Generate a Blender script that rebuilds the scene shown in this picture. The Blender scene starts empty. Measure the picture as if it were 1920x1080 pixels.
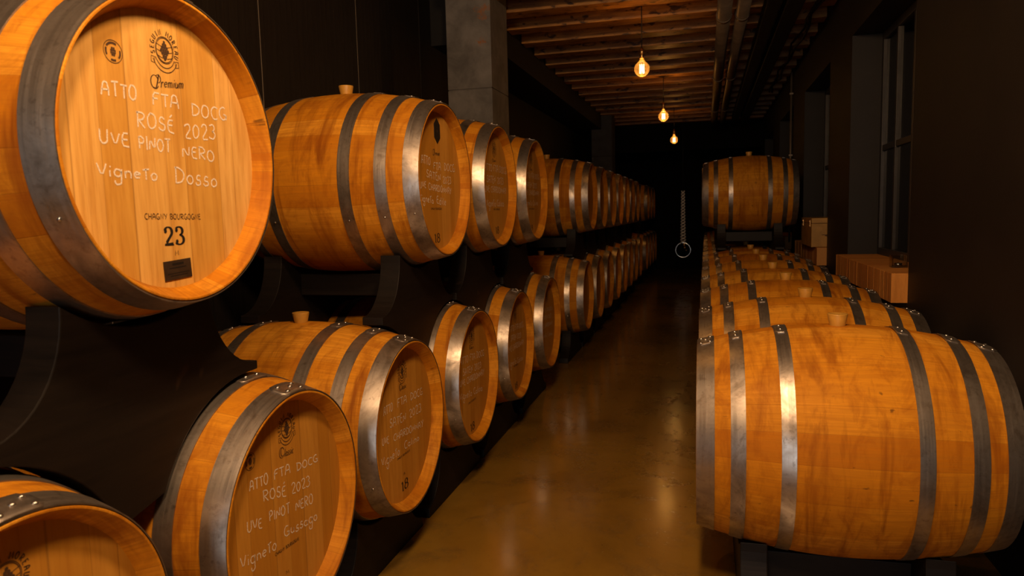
import bpy, math, random
from mathutils import Matrix, Vector
R = random.Random(7)
PI = math.pi
sc = bpy.context.scene
C = sc.collection
H = 1.27                                    # camera height above the floor

# ------------------------------------------------------------------ camera
cam_d = bpy.data.cameras.new('camera')
cam = bpy.data.objects.new('camera', cam_d)
C.objects.link(cam)
yaw, pitch, roll = 0.2647, 0.1025, -0.0253
fw = Vector((-math.sin(yaw)*math.cos(pitch), math.cos(yaw)*math.cos(pitch), -math.sin(pitch)))
rt = Vector((math.cos(yaw), math.sin(yaw), 0))
up = rt.cross(fw)
r2 = math.cos(roll)*rt + math.sin(roll)*up
u2 = -math.sin(roll)*rt + math.cos(roll)*up
m = Matrix((r2, u2, -fw)).transposed().to_4x4()
m.translation = Vector((0, 0, H))
cam.matrix_world = m
cam_d.sensor_width = 36
cam_d.lens = 1345.6/1920*36
cam_d.dof.use_dof = True
cam_d.dof.focus_distance = 2.6
cam_d.dof.aperture_fstop = 6.3
cam_d.clip_start = 0.05
cam_d.clip_end = 60
sc.camera = cam

# ------------------------------------------------------------------ world, exposure
w = bpy.data.worlds.new('night'); sc.world = w
w.use_nodes = True
w.node_tree.nodes['Background'].inputs[0].default_value = (0.010, 0.012, 0.018, 1)
w.node_tree.nodes['Background'].inputs[1].default_value = 0.15
vs = sc.view_settings
vs.view_transform = 'Standard'; vs.look = 'None'; vs.gamma = 1; vs.use_curve_mapping = False
vs.exposure = 0.0
cy = sc.cycles
cy.use_denoising = True
cy.max_bounces = 6; cy.diffuse_bounces = 3; cy.glossy_bounces = 3; cy.transmission_bounces = 4; cy.transparent_max_bounces = 8
cy.sample_clamp_indirect = 3.0
cy.caustics_reflective = False; cy.caustics_refractive = False

# ------------------------------------------------------------------ lights
LAMP_X, LAMP_Z = -0.486, 1.109 + H
LAMP_COL = (1.0, 0.50, 0.13)
LAMPS = [(-3.14, 40), (2.86, 8), (5.861, 7), (8.861, 9), (11.861, 6)]
def light(name, kind, loc, energy, color, **kw):
    d = bpy.data.lights.new(name, kind); d.energy = energy; d.color = color
    for k, v in kw.items(): setattr(d, k, v)
    o = bpy.data.objects.new(name, d); o.location = loc; C.objects.link(o)
    return o
# daylight entering by the doorway behind the camera
dl = light('doorway_daylight', 'AREA', (-0.30, -4.9, 1.15), 38, (0.92, 0.92, 0.94), shape='RECTANGLE', size=1.3, size_y=2.1)
dl.rotation_euler = (PI/2, 0, 0)            # faces +Y into the cellar
ADDED_KEY = (-0.12, -0.05, 2.50)                  # unseen key light added above the camera to brighten the foreground
light('added_key_light', 'POINT', ADDED_KEY, 140, (1.0, 0.64, 0.35), shadow_soft_size=0.12)

ADDED_KEY2 = (-0.08, 1.05, 2.62)                  # second added key light, also unseen, a little further in
light('added_key_light', 'POINT', ADDED_KEY2, 120, (1.0, 0.64, 0.35), shadow_soft_size=0.12)

# ------------------------------------------------------------------ node helpers
class NT:
    def __init__(s, name):
        s.m = bpy.data.materials.new(name); s.m.use_nodes = True
        s.t = s.m.node_tree; s.t.nodes.clear()
        s.out = s.n('ShaderNodeOutputMaterial')
    def n(s, ty, **kw):
        nd = s.t.nodes.new(ty)
        for k, v in kw.items(): setattr(nd, k, v)
        return nd
    def l(s, a, b): s.t.links.new(a, b)
    def put(s, sock, v):
        if isinstance(v, bpy.types.NodeSocket): s.l(v, sock)
        else: sock.default_value = v
    def math(s, op, a, b=0.0, c=0.0):
        nd = s.n('ShaderNodeMath', operation=op)
        s.put(nd.inputs[0], a); s.put(nd.inputs[1], b); s.put(nd.inputs[2], c)
        return nd.outputs[0]
    def coords(s, kind='Object'): return s.n('ShaderNodeTexCoord').outputs[kind]
    def mapv(s, v, scale=(1, 1, 1), loc=(0, 0, 0)):
        nd = s.n('ShaderNodeMapping'); s.l(v, nd.inputs[0]); s.put(nd.inputs['Scale'], scale); s.put(nd.inputs['Location'], loc)
        return nd.outputs[0]
    def noise(s, v, scale, detail=4, rough=0.6, dist=0.0, w=None):
        nd = s.n('ShaderNodeTexNoise')
        if w is not None: nd.noise_dimensions = '4D'; s.put(nd.inputs['W'], w)
        s.l(v, nd.inputs['Vector']); nd.inputs['Scale'].default_value = scale
        nd.inputs['Detail'].default_value = detail; nd.inputs['Roughness'].default_value = rough
        nd.inputs['Distortion'].default_value = dist
        return nd.outputs['Fac']
    def ramp(s, f, stops):
        nd = s.n('ShaderNodeValToRGB'); s.l(f, nd.inputs[0])
        el = nd.color_ramp.elements
        el[0].position = stops[0][0]; el[0].color = (*stops[0][1], 1) if len(stops[0][1]) == 3 else stops[0][1]
        el[1].position = stops[-1][0]; el[1].color = (*stops[-1][1], 1)
        for p, c in stops[1:-1]:
            e = el.new(p); e.color = (*c, 1)
        return nd.outputs[0]
    def fr(s, f, a, b, lo=0.0, hi=1.0):
        nd = s.n('ShaderNodeMapRange'); s.put(nd.inputs[0], f)
        for i, v in enumerate((a, b, lo, hi)): nd.inputs[i+1].default_value = v
        return nd.outputs[0]
    def mix(s, f, a, b, mode='MIX'):
        nd = s.n('ShaderNodeMix', data_type='RGBA', blend_type=mode)
        s.put(nd.inputs[0], f)
        for i, v in ((6, a), (7, b)):
            s.put(nd.inputs[i], (*v, 1) if isinstance(v, tuple) and len(v) == 3 else v)
        return nd.outputs[2]
    def bump(s, h, strength=0.3, dist=0.002):
        nd = s.n('ShaderNodeBump'); s.l(h, nd.inputs['Height'])
        nd.inputs['Strength'].default_value = strength; nd.inputs['Distance'].default_value = dist
        return nd.outputs[0]
    def bsdf(s, **kw):
        nd = s.n('ShaderNodeBsdfPrincipled')
        for k, v in kw.items():
            k = k.replace('_', ' ')
            if isinstance(v, tuple) and len(v) == 3: v = (*v, 1)
            s.put(nd.inputs[k], v)
        s.l(nd.outputs[0], s.out.inputs[0])
        return nd

def scalecol(s, col, f):
    nd = s.n('ShaderNodeVectorMath', operation='SCALE'); s.l(col, nd.inputs[0]); s.put(nd.inputs['Scale'], f)
    return nd.outputs[0]

# oak staves: UV.x counts the staves round the barrel, UV.y runs along it in metres
def mat_stave():
    s = NT('oak_staves')
    uv = s.coords('UV'); sep = s.n('ShaderNodeSeparateXYZ'); s.l(uv, sep.inputs[0])
    rnd = s.n('ShaderNodeObjectInfo').outputs['Random']
    u, v = sep.outputs[0], sep.outputs[1]
    fl = s.math('FLOOR', u); fx = s.math('SUBTRACT', u, fl)
    wn = s.n('ShaderNodeTexWhiteNoise', noise_dimensions='2D')
    cb = s.n('ShaderNodeCombineXYZ'); s.l(fl, cb.inputs[0]); s.l(rnd, cb.inputs[1]); s.l(cb.outputs[0], wn.inputs['Vector'])
    tone = wn.outputs['Value']
    W = s.math('MULTIPLY', rnd, 40.0)
    wst = s.math('ADD', W, s.math('MULTIPLY', tone, 9.0))
    g1 = s.noise(s.mapv(uv, (9.0, 5.0, 1)), 1.0, 6, 0.65, 0.6, wst)
    g2 = s.noise(s.mapv(uv, (30.0, 9.0, 1)), 1.0, 5, 0.7, 0.3, wst)
    obj = s.coords('Object')
    drip = s.noise(s.mapv(obj, (16.0, 2.6, 2.6)), 1.0, 5, 0.62, 0.9, W)
    blot = s.noise(obj, 3.2, 4, 0.6, 0.4, W)
    base = s.ramp(tone, [(0.0, (0.50, 0.165, 0.007)), (0.45, (0.66, 0.265, 0.013)), (1.0, (0.80, 0.370, 0.034))])
    c = s.mix(s.fr(g1, 0.35, 0.7), base, (0.44, 0.165, 0.014), 'MIX')
    c = s.mix(0.75, base, c)
    c = s.mix(s.fr(g2, 0.50, 0.75, 0, 0.60), c, (0.40, 0.12, 0.006))
    c = s.mix(s.fr(drip, 0.50, 0.68, 0, 0.85), c, (0.22, 0.055, 0.006))
    c = s.mix(s.fr(blot, 0.48, 0.72, 0, 0.55), c, (0.40, 0.145, 0.012))
    mot = s.noise(s.mapv(obj, (14.0, 9.0, 9.0)), 1.0, 6, 0.68, 1.2, W)
    c = s.mix(s.fr(mot, 0.48, 0.68, 0, 0.65), c, (0.33, 0.095, 0.008))
    spk = s.noise(s.mapv(uv, (3.0, 26.0, 1)), 1.0, 2, 0.5, 0, W)
    c = s.mix(s.fr(spk, 0.70, 0.75, 0, 0.7), c, (0.06, 0.025, 0.01))
    edge = s.math('MINIMUM', fx, s.math('SUBTRACT', 1.0, fx))
    c = s.mix(s.fr(edge, 0.0, 0.012, 0.38, 0.0), c, (0.16, 0.06, 0.010))
    hgt = s.math('ADD', s.math('MULTIPLY', g2, 0.7), s.fr(edge, 0.0, 0.015, 0, 0.5))
    s.bsdf(Base_Color=c, Roughness=s.fr(g1, 0.3, 0.7, 0.42, 0.60), Normal=s.bump(hgt, 0.35, 0.0012), Specular_IOR_Level=0.30, Specular_Tint=(1.0, 0.62, 0.25))
    return s.m

def mat_head(name, cols):
    s = NT(name)
    obj = s.coords('Object'); sep = s.n('ShaderNodeSeparateXYZ'); s.l(obj, sep.inputs[0])
    rnd = s.n('ShaderNodeObjectInfo').outputs['Random']; W = s.math('MULTIPLY', rnd, 31.0)
    yy = s.math('ADD', s.math('MULTIPLY', sep.outputs[1], 13.0), s.math('MULTIPLY', s.math('SINE', s.math('MULTIPLY', sep.outputs[1], 37.0)), 0.22))
    yy = s.math('ADD', yy, s.math('MULTIPLY', rnd, 3.0))
    fl = s.math('FLOOR', yy); fx = s.math('SUBTRACT', yy, fl)
    wn = s.n('ShaderNodeTexWhiteNoise', noise_dimensions='2D')
    cb = s.n('ShaderNodeCombineXYZ'); s.l(fl, cb.inputs[0]); s.l(rnd, cb.inputs[1]); s.l(cb.outputs[0], wn.inputs['Vector'])
    tone = wn.outputs['Value']
    wst = s.math('ADD', W, s.math('MULTIPLY', tone, 7.0))
    g1 = s.noise(s.mapv(obj, (1, 26.0, 2.2)), 1.0, 5, 0.6, 1.2, wst)
    g2 = s.noise(s.mapv(obj, (1, 130.0, 7.0)), 1.0, 4, 0.7, 0.2, wst)
    base = s.ramp(tone, [(0.0, cols[0]), (0.5, cols[1]), (1.0, cols[2])])
    c = s.mix(s.fr(g1, 0.38, 0.68, 0, 0.6), base, (0.46, 0.19, 0.020))
    c = s.mix(s.fr(g2, 0.5, 0.78, 0, 0.55), c, (0.36, 0.135, 0.014))
    blot = s.noise(obj, 5.0, 3, 0.6, 0.3, W)
    c = s.mix(s.fr(blot, 0.58, 0.75, 0, 0.35), c, (0.40, 0.155, 0.016))
    edge = s.math('MINIMUM', fx, s.math('SUBTRACT', 1.0, fx))
    c = s.mix(s.fr(edge, 0.0, 0.018, 0.5, 0.0), c, (0.16, 0.07, 0.02))
    s.bsdf(Base_Color=c, Roughness=0.55, Normal=s.bump(s.math('ADD', g2, s.fr(edge, 0, 0.02)), 0.25, 0.0008), Specular_IOR_Level=0.3)
    return s.m

def mat_hoop():
    s = NT('galvanised_hoop')
    obj = s.coords('Object'); rnd = s.n('ShaderNodeObjectInfo').outputs['Random']; W = s.math('MULTIPLY', rnd, 23.0)
    a = s.noise(obj, 9.0, 5, 0.62, 0.6, W)
    b = s.noise(s.mapv(obj, (160.0, 5.0, 5.0)), 1.0, 3, 0.6, 0, W)
    d = s.noise(obj, 60.0, 3, 0.7, 0.0, W)
    c = s.ramp(a, [(0.30, (0.14, 0.115, 0.095)), (0.5, (0.36, 0.315, 0.275)), (0.72, (0.56, 0.51, 0.46))])
    c = s.mix(s.fr(d, 0.58, 0.75, 0, 0.6), c, (0.12, 0.10, 0.08))
    e_ = s.noise(obj, 22.0, 5, 0.65, 1.0, W)
    c = s.mix(s.fr(e_, 0.55, 0.70, 0, 0.55), c, (0.15, 0.105, 0.07))
    ro = s.math('ADD', s.fr(a, 0.3, 0.7, 0.52, 0.30), s.fr(b, 0.3, 0.7, -0.05, 0.07))
    s.bsdf(Base_Color=c, Metallic=0.92, Roughness=ro, Normal=s.bump(s.math('ADD', b, s.math('MULTIPLY', d, 0.6)), 0.12, 0.0008))
    return s.m

def mat_plain(name, col, rough=0.5, metal=0.0, nscale=0, namt=0.3, bump=0.0, spec=0.4, **kw):
    s = NT(name)
    if nscale:
        obj = s.coords('Object')
        f = s.noise(obj, nscale, 5, 0.62, 0.3)
        lo = tuple(x*(1-namt) for x in col); hi = tuple(min(1, x*(1+namt)) for x in col)
        c = s.ramp(f, [(0.3, lo), (0.7, hi)])
        a = dict(Base_Color=c, Roughness=rough, Metallic=metal, Specular_IOR_Level=spec)
        if bump: a['Normal'] = s.bump(f, bump, 0.003)
        s.bsdf(**a, **kw)
    else: s.bsdf(Base_Color=col, Roughness=rough, Metallic=metal, Specular_IOR_Level=spec, **kw)
    return s.m

def mat_chalk():
    s = NT('white_chalk')
    obj = s.coords('Object')
    f = s.noise(obj, 900.0, 2, 0.6)
    bs = s.n('ShaderNodeBsdfPrincipled'); bs.inputs['Base Color'].default_value = (0.92, 0.84, 0.74, 1); bs.inputs['Roughness'].default_value = 0.9
    tr = s.n('ShaderNodeBsdfTransparent'); mx = s.n('ShaderNodeMixShader')
    s.l(s.fr(f, 0.38, 0.52, 0.35, 0.95), mx.inputs[0]); s.l(tr.outputs[0], mx.inputs[1]); s.l(bs.outputs[0], mx.inputs[2]); s.l(mx.outputs[0], s.out.inputs[0])
    return s.m

def mat_blackwood():
    s = NT('black_stained_timber')
    obj = s.coords('Object'); rnd = s.n('ShaderNodeObjectInfo').outputs['Random']; W = s.math('MULTIPLY', rnd, 17.0)
    g = s.noise(s.mapv(obj, (4.0, 3.0, 40.0)), 1.0, 5, 0.65, 0.5, W)
    k = s.noise(obj, 26.0, 3, 0.7, 0.0, W)
    k2 = s.noise(obj, 9.0, 2, 0.5, 0.5, W)
    c = s.ramp(g, [(0.3, (0.0035, 0.0025, 0.002)), (0.7, (0.011, 0.0075, 0.0055))])
    c = s.mix(s.fr(k, 0.72, 0.80, 0, 0.5), c, (0.10, 0.07, 0.045))
    c = s.mix(s.fr(k2, 0.70, 0.74, 0, 0.5), c, (0.055, 0.03, 0.015))
    s.bsdf(Base_Color=c, Roughness=0.55, Normal=s.bump(g, 0.4, 0.0015), Specular_IOR_Level=0.25)
    return s.m

def mat_joist():
    s = NT('rough_ceiling_timber')
    obj = s.coords('Object'); rnd = s.n('ShaderNodeObjectInfo').outputs['Random']; W = s.math('MULTIPLY', rnd, 37.0)
    g = s.noise(s.mapv(obj, (2.5, 34.0, 34.0)), 1.0, 6, 0.7, 1.2, W)
    b = s.noise(s.mapv(obj, (3.0, 5.0, 5.0)), 1.0, 4, 0.6, 0.5, W)
    k = s.noise(s.mapv(obj, (9.0, 22.0, 22.0)), 1.0, 3, 0.55, 0.8, W)
    c = s.ramp(g, [(0.32, (0.20, 0.075, 0.014)), (0.68, (0.66, 0.31, 0.060))])
    c = s.mix(s.fr(b, 0.5, 0.75, 0, 0.6), c, (0.12, 0.045, 0.016))
    c = s.mix(s.fr(k, 0.57, 0.64, 0, 0.9), c, (0.035, 0.014, 0.007))
    s.bsdf(Base_Color=c, Roughness=s.fr(g, 0.3, 0.7, 0.38, 0.56), Normal=s.bump(g, 0.3, 0.002), Specular_IOR_Level=0.5)
    return s.m

def mat_floor():
    s = NT('polished_concrete_floor')
    obj = s.coords('Object')
    a = s.noise(obj, 1.1, 6, 0.62, 0.5)
    b = s.noise(obj, 5.5, 5, 0.65, 0.8)
    f = s.noise(obj, 45.0, 4, 0.7)
    st = s.noise(s.mapv(obj, (2.0, 5.0, 1)), 1.0, 6, 0.7, 1.2)
    c = s.ramp(a, [(0.32, (0.16, 0.086, 0.012)), (0.5, (0.28, 0.152, 0.020)), (0.7, (0.36, 0.205, 0.032))])
    c = s.mix(s.fr(b, 0.5, 0.8, 0, 0.5), c, (0.075, 0.052, 0.03))
    c = s.mix(s.fr(f, 0.62, 0.75, 0, 0.45), c, (0.07, 0.04, 0.02))
    c = s.mix(s.fr(st, 0.66, 0.72, 0, 0.75), c, (0.030, 0.017, 0.010))
    ro = s.math('ADD', s.fr(b, 0.3, 0.7, 0.15, 0.27), s.fr(f, 0.3, 0.7, -0.02, 0.07))
    s.bsdf(Base_Color=c, Roughness=ro, Normal=s.bump(s.math('ADD', b, s.math('MULTIPLY', f, 0.35)), 0.14, 0.004), Specular_IOR_Level=0.6, Coat_Weight=0.8, Coat_Roughness=0.16, Coat_IOR=1.7)
    return s.m

def mat_wall(name, col, spec=0.3, rough=0.6):
    s = NT(name)
    obj = s.coords('Object')
    a = s.noise(obj, 2.2, 5, 0.6, 0.3); f = s.noise(obj, 70.0, 4, 0.7)
    lo = tuple(x*0.72 for x in col); hi = tuple(x*1.3 for x in col)
    c = s.ramp(a, [(0.3, lo), (0.7, hi)])
    sc_ = s.noise(s.mapv(obj, (30.0, 30.0, 5.0)), 1.0, 2, 0.5)
    c = s.mix(s.fr(sc_, 0.79, 0.81, 0, 0.5), c, tuple(min(1, x*6) for x in col))
    s.bsdf(Base_Color=c, Roughness=rough, Normal=s.bump(f, 0.25, 0.0015), Specular_IOR_Level=spec)
    return s.m

def mat_panel():
    s = NT('fluted_dark_panel')
    obj = s.coords('Object'); sep = s.n('ShaderNodeSeparateXYZ'); s.l(obj, sep.inputs[0])
    wv = s.math('SINE', s.math('MULTIPLY', sep.outputs[1], 2*PI/0.052))
    wv = s.fr(wv, 0.6, 1.0)
    f = s.noise(s.mapv(obj, (1, 60.0, 3.0)), 1.0, 4, 0.6)
    c = s.ramp(f, [(0.3, (0.012, 0.009, 0.007)), (0.7, (0.020, 0.015, 0.012))])
    s.bsdf(Base_Color=c, Roughness=0.5, Normal=s.bump(wv, 0.3, 0.002), Specular_IOR_Level=0.3)
    return s.m

def mat_concrete():
    s = NT('weathered_concrete')
    obj = s.coords('Object')
    a = s.noise(obj, 5.0, 6, 0.65, 0.4); f = s.noise(obj, 50.0, 4, 0.7)
    c = s.ramp(a, [(0.3, (0.10, 0.092, 0.085)), (0.7, (0.22, 0.205, 0.19))])
    r = s.noise(obj, 26.0, 5, 0.75, 0.8)
    def spot(p, rad):
        v = s.n('ShaderNodeVectorMath', operation='DISTANCE'); s.l(obj, v.inputs[0]); v.inputs[1].default_value = p
        return s.fr(v.outputs['Value'], 0, rad, 1, 0)
    sp = s.math('MAXIMUM', spot((0.11, -0.225, 2.72), 0.16), spot((0.10, -0.225, 2.51), 0.11))
    k = s.fr(s.math('ADD', s.math('MULTIPLY', sp, 0.55), r), 0.88, 1.05, 0, 0.9)
    c = s.mix(k, c, (0.30, 0.11, 0.025))
    s.bsdf(Base_Color=c, Roughness=0.62, Normal=s.bump(f, 0.3, 0.002), Specular_IOR_Level=0.35)
    return s.m

def mat_brick(name, axis):
    # a course of upright bricks: joints every 78 mm along Y
    s = NT(name)
    obj = s.coords('Object'); sep = s.n('ShaderNodeSeparateXYZ'); s.l(obj, sep.inputs[0])
    yy = s.math('DIVIDE', sep.outputs[1], 0.078); fl = s.math('FLOOR', yy); fx = s.math('SUBTRACT', yy, fl)
    wn = s.n('ShaderNodeTexWhiteNoise', noise_dimensions='1D'); s.l(fl, wn.inputs['W'])
    g = s.noise(s.mapv(obj, (30, 60.0, 4.0)), 1.0, 5, 0.7)
    f = s.noise(obj, 40.0, 4, 0.7, 0.3)
    c = s.ramp(wn.outputs['Value'], [(0, (0.55, 0.200, 0.036)), (1, (0.72, 0.31, 0.065))])
    c = s.mix(s.fr(g, 0.45, 0.75, 0, 0.6), c, (0.34, 0.12, 0.02))
    c = s.mix(s.fr(f, 0.58, 0.72, 0, 0.5), c, (0.60, 0.36, 0.16))
    e = s.math('MINIMUM', fx, s.math('SUBTRACT', 1.0, fx))
    c = s.mix(s.fr(e, 0.02, 0.07, 0.6, 0.0), c, (0.42, 0.27, 0.13))
    s.bsdf(Base_Color=c, Roughness=0.8, Normal=s.bump(s.math('ADD', s.fr(e, 0, 0.08), s.math('MULTIPLY', f, 0.5)), 0.5, 0.003), Specular_IOR_Level=0.2)
    return s.m

def mat_glass(name, tint, amount, glow=0.0):
    # thin glass: mostly transparent, mirror-like at grazing angles, faintly scattering
    s = NT(name)
    tr = s.n('ShaderNodeBsdfTransparent'); tr.inputs[0].default_value = (*tint, 1)
    gl = s.n('ShaderNodeBsdfGlossy'); gl.inputs['Roughness'].default_value = 0.03
    fz = s.n('ShaderNodeLayerWeight'); fz.inputs[0].default_value = 0.35
    mx = s.n('ShaderNodeMixShader'); s.l(s.fr(fz.outputs['Fresnel'], 0, 1, amount, 0.9), mx.inputs[0]); s.l(tr.outputs[0], mx.inputs[1]); s.l(gl.outputs[0], mx.inputs[2])
    o = mx.outputs[0]
    if glow:
        tl = s.n('ShaderNodeBsdfTranslucent'); tl.inputs[0].default_value = (1.0, 0.62, 0.22, 1)
        m2 = s.n('ShaderNodeMixShader'); m2.inputs[0].default_value = glow; s.l(o, m2.inputs[1]); s.l(tl.outputs[0], m2.inputs[2]); o = m2.outputs[0]
    s.l(o, s.out.inputs[0])
    return s.m

def mat_emit(name, col, st):
    s = NT(name); e = s.n('ShaderNodeEmission'); e.inputs[0].default_value = (*col, 1); e.inputs[1].default_value = st
    s.l(e.outputs[0], s.out.inputs[0]); return s.m

M = dict(
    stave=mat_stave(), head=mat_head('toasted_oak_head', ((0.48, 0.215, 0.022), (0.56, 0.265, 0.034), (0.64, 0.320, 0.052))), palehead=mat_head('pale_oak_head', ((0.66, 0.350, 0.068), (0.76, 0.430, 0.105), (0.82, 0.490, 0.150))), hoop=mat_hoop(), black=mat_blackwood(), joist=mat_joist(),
    floor=mat_floor(), wall=mat_wall('dark_painted_plaster', (0.011, 0.0088, 0.0078)), panel=mat_panel(),
    concrete=mat_concrete(), brick=mat_brick('upright_brick', 1), chalk=mat_chalk(),
    rivet=mat_plain('rivet_steel', (0.62, 0.60, 0.57), 0.3, 1.0),
    bung=mat_plain('silicone_bung', (0.50, 0.26, 0.040), 0.45, 0, 30, 0.15),
    burn=mat_plain('burnt_print', (0.060, 0.028, 0.012), 0.8), burn_faint=mat_plain('faint_burnt_print', (0.20, 0.095, 0.035), 0.8),
    ink=mat_plain('black_ink', (0.012, 0.010, 0.009), 0.6),
    plate=mat_plain('black_plate', (0.035, 0.022, 0.014), 0.4, 0, 40, 0.3), plate_print=mat_plain('plate_print', (0.006, 0.005, 0.005), 0.6),
    pipe=mat_plain('grey_pipe', (0.16, 0.125, 0.09), 0.42, 0.3, 8, 0.25), duct=mat_plain('black_duct', (0.006, 0.005, 0.005), 0.7),
    ceil=mat_plain('dark_ceiling_boards', (0.05, 0.025, 0.014), 0.8, 0, 5, 0.4),
    frame=mat_plain('dark_window_frame', (0.035, 0.034, 0.036), 0.4, 0, 20, 0.2), brass=mat_plain('brass', (0.70, 0.42, 0.16), 0.3, 1.0),
    cord=mat_plain('black_cord', (0.01, 0.009, 0.008), 0.6), box=mat_plain('pine_box', (0.46, 0.25, 0.055), 0.55, 0, 6, 0.25, 0.1),
    boxdark=mat_plain('dark_knot', (0.10, 0.045, 0.018), 0.7),
    wax=mat_plain('white_wax', (0.75, 0.68, 0.58), 0.5), tin=mat_plain('tin_cup', (0.7, 0.7, 0.7), 0.25, 1.0),
    amber=mat_glass('amber_bulb_glass', (1.0, 0.80, 0.52), 0.05, 0.060), clear=mat_glass('clear_glass', (0.93, 0.95, 0.94), 0.05),
    pane=mat_glass('window_glass', (0.35, 0.38, 0.42), 0.05), filament=mat_emit('glowing_filament', (1.0, 0.66, 0.34), 10.0),
    farwall=mat_wall('black_far_wall', (0.004, 0.0035, 0.003), 0.1, 0.8), joint_glint=mat_plain('painted_joint_highlight', (0.20, 0.16, 0.12), 0.4),
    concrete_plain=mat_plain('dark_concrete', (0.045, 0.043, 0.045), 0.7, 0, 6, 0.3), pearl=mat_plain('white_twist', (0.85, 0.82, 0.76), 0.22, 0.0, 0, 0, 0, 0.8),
    opal=mat_glass('opal_glass', (1.0, 0.96, 0.90), 0.03, 0.03),
    chrome=mat_plain('polished_steel', (0.80, 0.78, 0.74), 0.18, 1.0),
)
# ------------------------------------------------------------------ mesh helpers
class MB:
    def __init__(s): s.v = []; s.f = []; s.uv = {}; s.smooth = []
    def vert(s, p): s.v.append(tuple(p)); return len(s.v)-1
    def face(s, idx, smooth=False, uv=None):
        s.f.append(tuple(idx)); s.smooth.append(smooth)
        if uv: s.uv[len(s.f)-1] = uv
    def box(s, x0, x1, y0, y1, z0, z1):
        b = len(s.v)
        for z in (z0, z1):
            for x, y in ((x0, y0), (x1, y0), (x1, y1), (x0, y1)): s.v.append((x, y, z))
        for q in ((0, 3, 2, 1), (4, 5, 6, 7), (0, 1, 5, 4), (1, 2, 6, 5), (2, 3, 7, 6), (3, 0, 4, 7)): s.face([b+i for i in q])
    def prism(s, poly, axis, a, c, smooth_side=False):
        # poly: (p,q) outline counter-clockwise, extruded along axis from a to c; n-gon caps
        def P(p, q, t): return (t, p, q) if axis == 'x' else ((p, t, q) if axis == 'y' else (p, q, t))
        n = len(poly); b = len(s.v)
        for t in (a, c):
            for p, q in poly: s.v.append(P(p, q, t))
        s.face([b+i for i in reversed(range(n))]); s.face([b+n+i for i in range(n)])
        for i in range(n):
            j = (i+1) % n; s.face([b+i, b+j, b+n+j, b+n+i], smooth_side)
    def lathe(s, prof, axis='z', seg=24, o=(0, 0, 0), smooth=True, closed=False):
        # prof: (t, r) along the axis
        b = len(s.v); n = len(prof)
        for t, r in prof:
            for k in range(seg):
                a = 2*PI*k/seg; p, q = r*math.cos(a), r*math.sin(a)
                s.v.append({'x': (o[0]+t, o[1]+p, o[2]+q), 'z': (o[0]+p, o[1]+q, o[2]+t), 'y': (o[0]+q, o[1]+t, o[2]+p)}[axis])
        for i in range(n-1 if not closed else n):
            i2 = (i+1) % n
            for k in range(seg):
                k2 = (k+1) % seg; s.face([b+i*seg+k, b+i*seg+k2, b+i2*seg+k2, b+i2*seg+k], smooth)
        if not closed:
            if prof[0][1] > 1e-5: s.face([b+k for k in reversed(range(seg))])
            if prof[-1][1] > 1e-5: s.face([b+(n-1)*seg+k for k in range(seg)])
    def tube(s, pts, r, seg=8, rr=None):
        b = len(s.v); n = len(pts); pts = [Vector(p) for p in pts]
        ref = Vector((0, 0, 1))
        for i, p in enumerate(pts):
            t = (pts[min(i+1, n-1)]-pts[max(i-1, 0)]).normalized()
            x = t.cross(ref)
            if x.length < 0.05: x = t.cross(Vector((1, 0, 0)))
            x.normalize(); y = x.cross(t)
            q = rr[i] if rr else r
            for k in range(seg):
                a = 2*PI*k/seg; s.v.append(tuple(p+q*(math.cos(a)*x+math.sin(a)*y)))
        for i in range(n-1):
            for k in range(seg):
                k2 = (k+1) % seg; s.face([b+i*seg+k, b+i*seg+k2, b+(i+1)*seg+k2, b+(i+1)*seg+k], True)
        s.face([b+k for k in reversed(range(seg))]); s.face([b+(n-1)*seg+k for k in range(seg)])
    def sphere(s, c, r, seg=12, rings=8, sq=(1, 1, 1)):
        b = len(s.v)
        for i in range(rings+1):
            a = PI*i/rings
            for k in range(seg):
                t = 2*PI*k/seg; s.v.append((c[0]+sq[0]*r*math.sin(a)*math.cos(t), c[1]+sq[1]*r*math.sin(a)*math.sin(t), c[2]+sq[2]*r*math.cos(a)))
        for i in range(rings):
            for k in range(seg):
                k2 = (k+1) % seg; s.face([b+i*seg+k, b+(i+1)*seg+k, b+(i+1)*seg+k2, b+i*seg+k2], True)
    def mesh(s, name, mat, bevel=0):
        me = bpy.data.meshes.new(name); me.from_pydata(s.v, [], s.f); me.update()
        for i, p in enumerate(me.polygons): p.use_smooth = s.smooth[i]
        if s.uv:
            lay = me.uv_layers.new(name='UVMap')
            for fi, uvs in s.uv.items():
                p = me.polygons[fi]
                for k, li in enumerate(p.loop_indices): lay.data[li].uv = uvs[k]
        me.validate(); me.materials.append(mat)
        return me
    def build(s, name, mat, parent=None, bevel=0, loc=None):
        return link(name, s.mesh(name, mat), parent, bevel, loc)

def link(name, me, parent=None, bevel=0, loc=None):
    o = bpy.data.objects.new(name, me); C.objects.link(o)
    if parent: o.parent = parent
    if loc: o.location = loc
    if bevel:
        md = o.modifiers.new('bevel', 'BEVEL'); md.width = bevel; md.segments = 2; md.limit_method = 'ANGLE'; md.angle_limit = math.radians(40)
    return o
def tag(o, label=None, cat=None, group=None, kind=None):
    for k, v in (('label', label), ('category', cat), ('group', group), ('kind', kind)):
        if v: o[k] = v
    return o
def empty(name, loc, rz=0):
    o = bpy.data.objects.new(name, None); o.location = loc; o.rotation_euler = (0, 0, rz); o.empty_display_size = 0.1
    C.objects.link(o); return o
def kids(o): return [c for c in list(C.objects) if c.parent == o]
def struct(o): o['kind'] = 'structure'; return o

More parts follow.
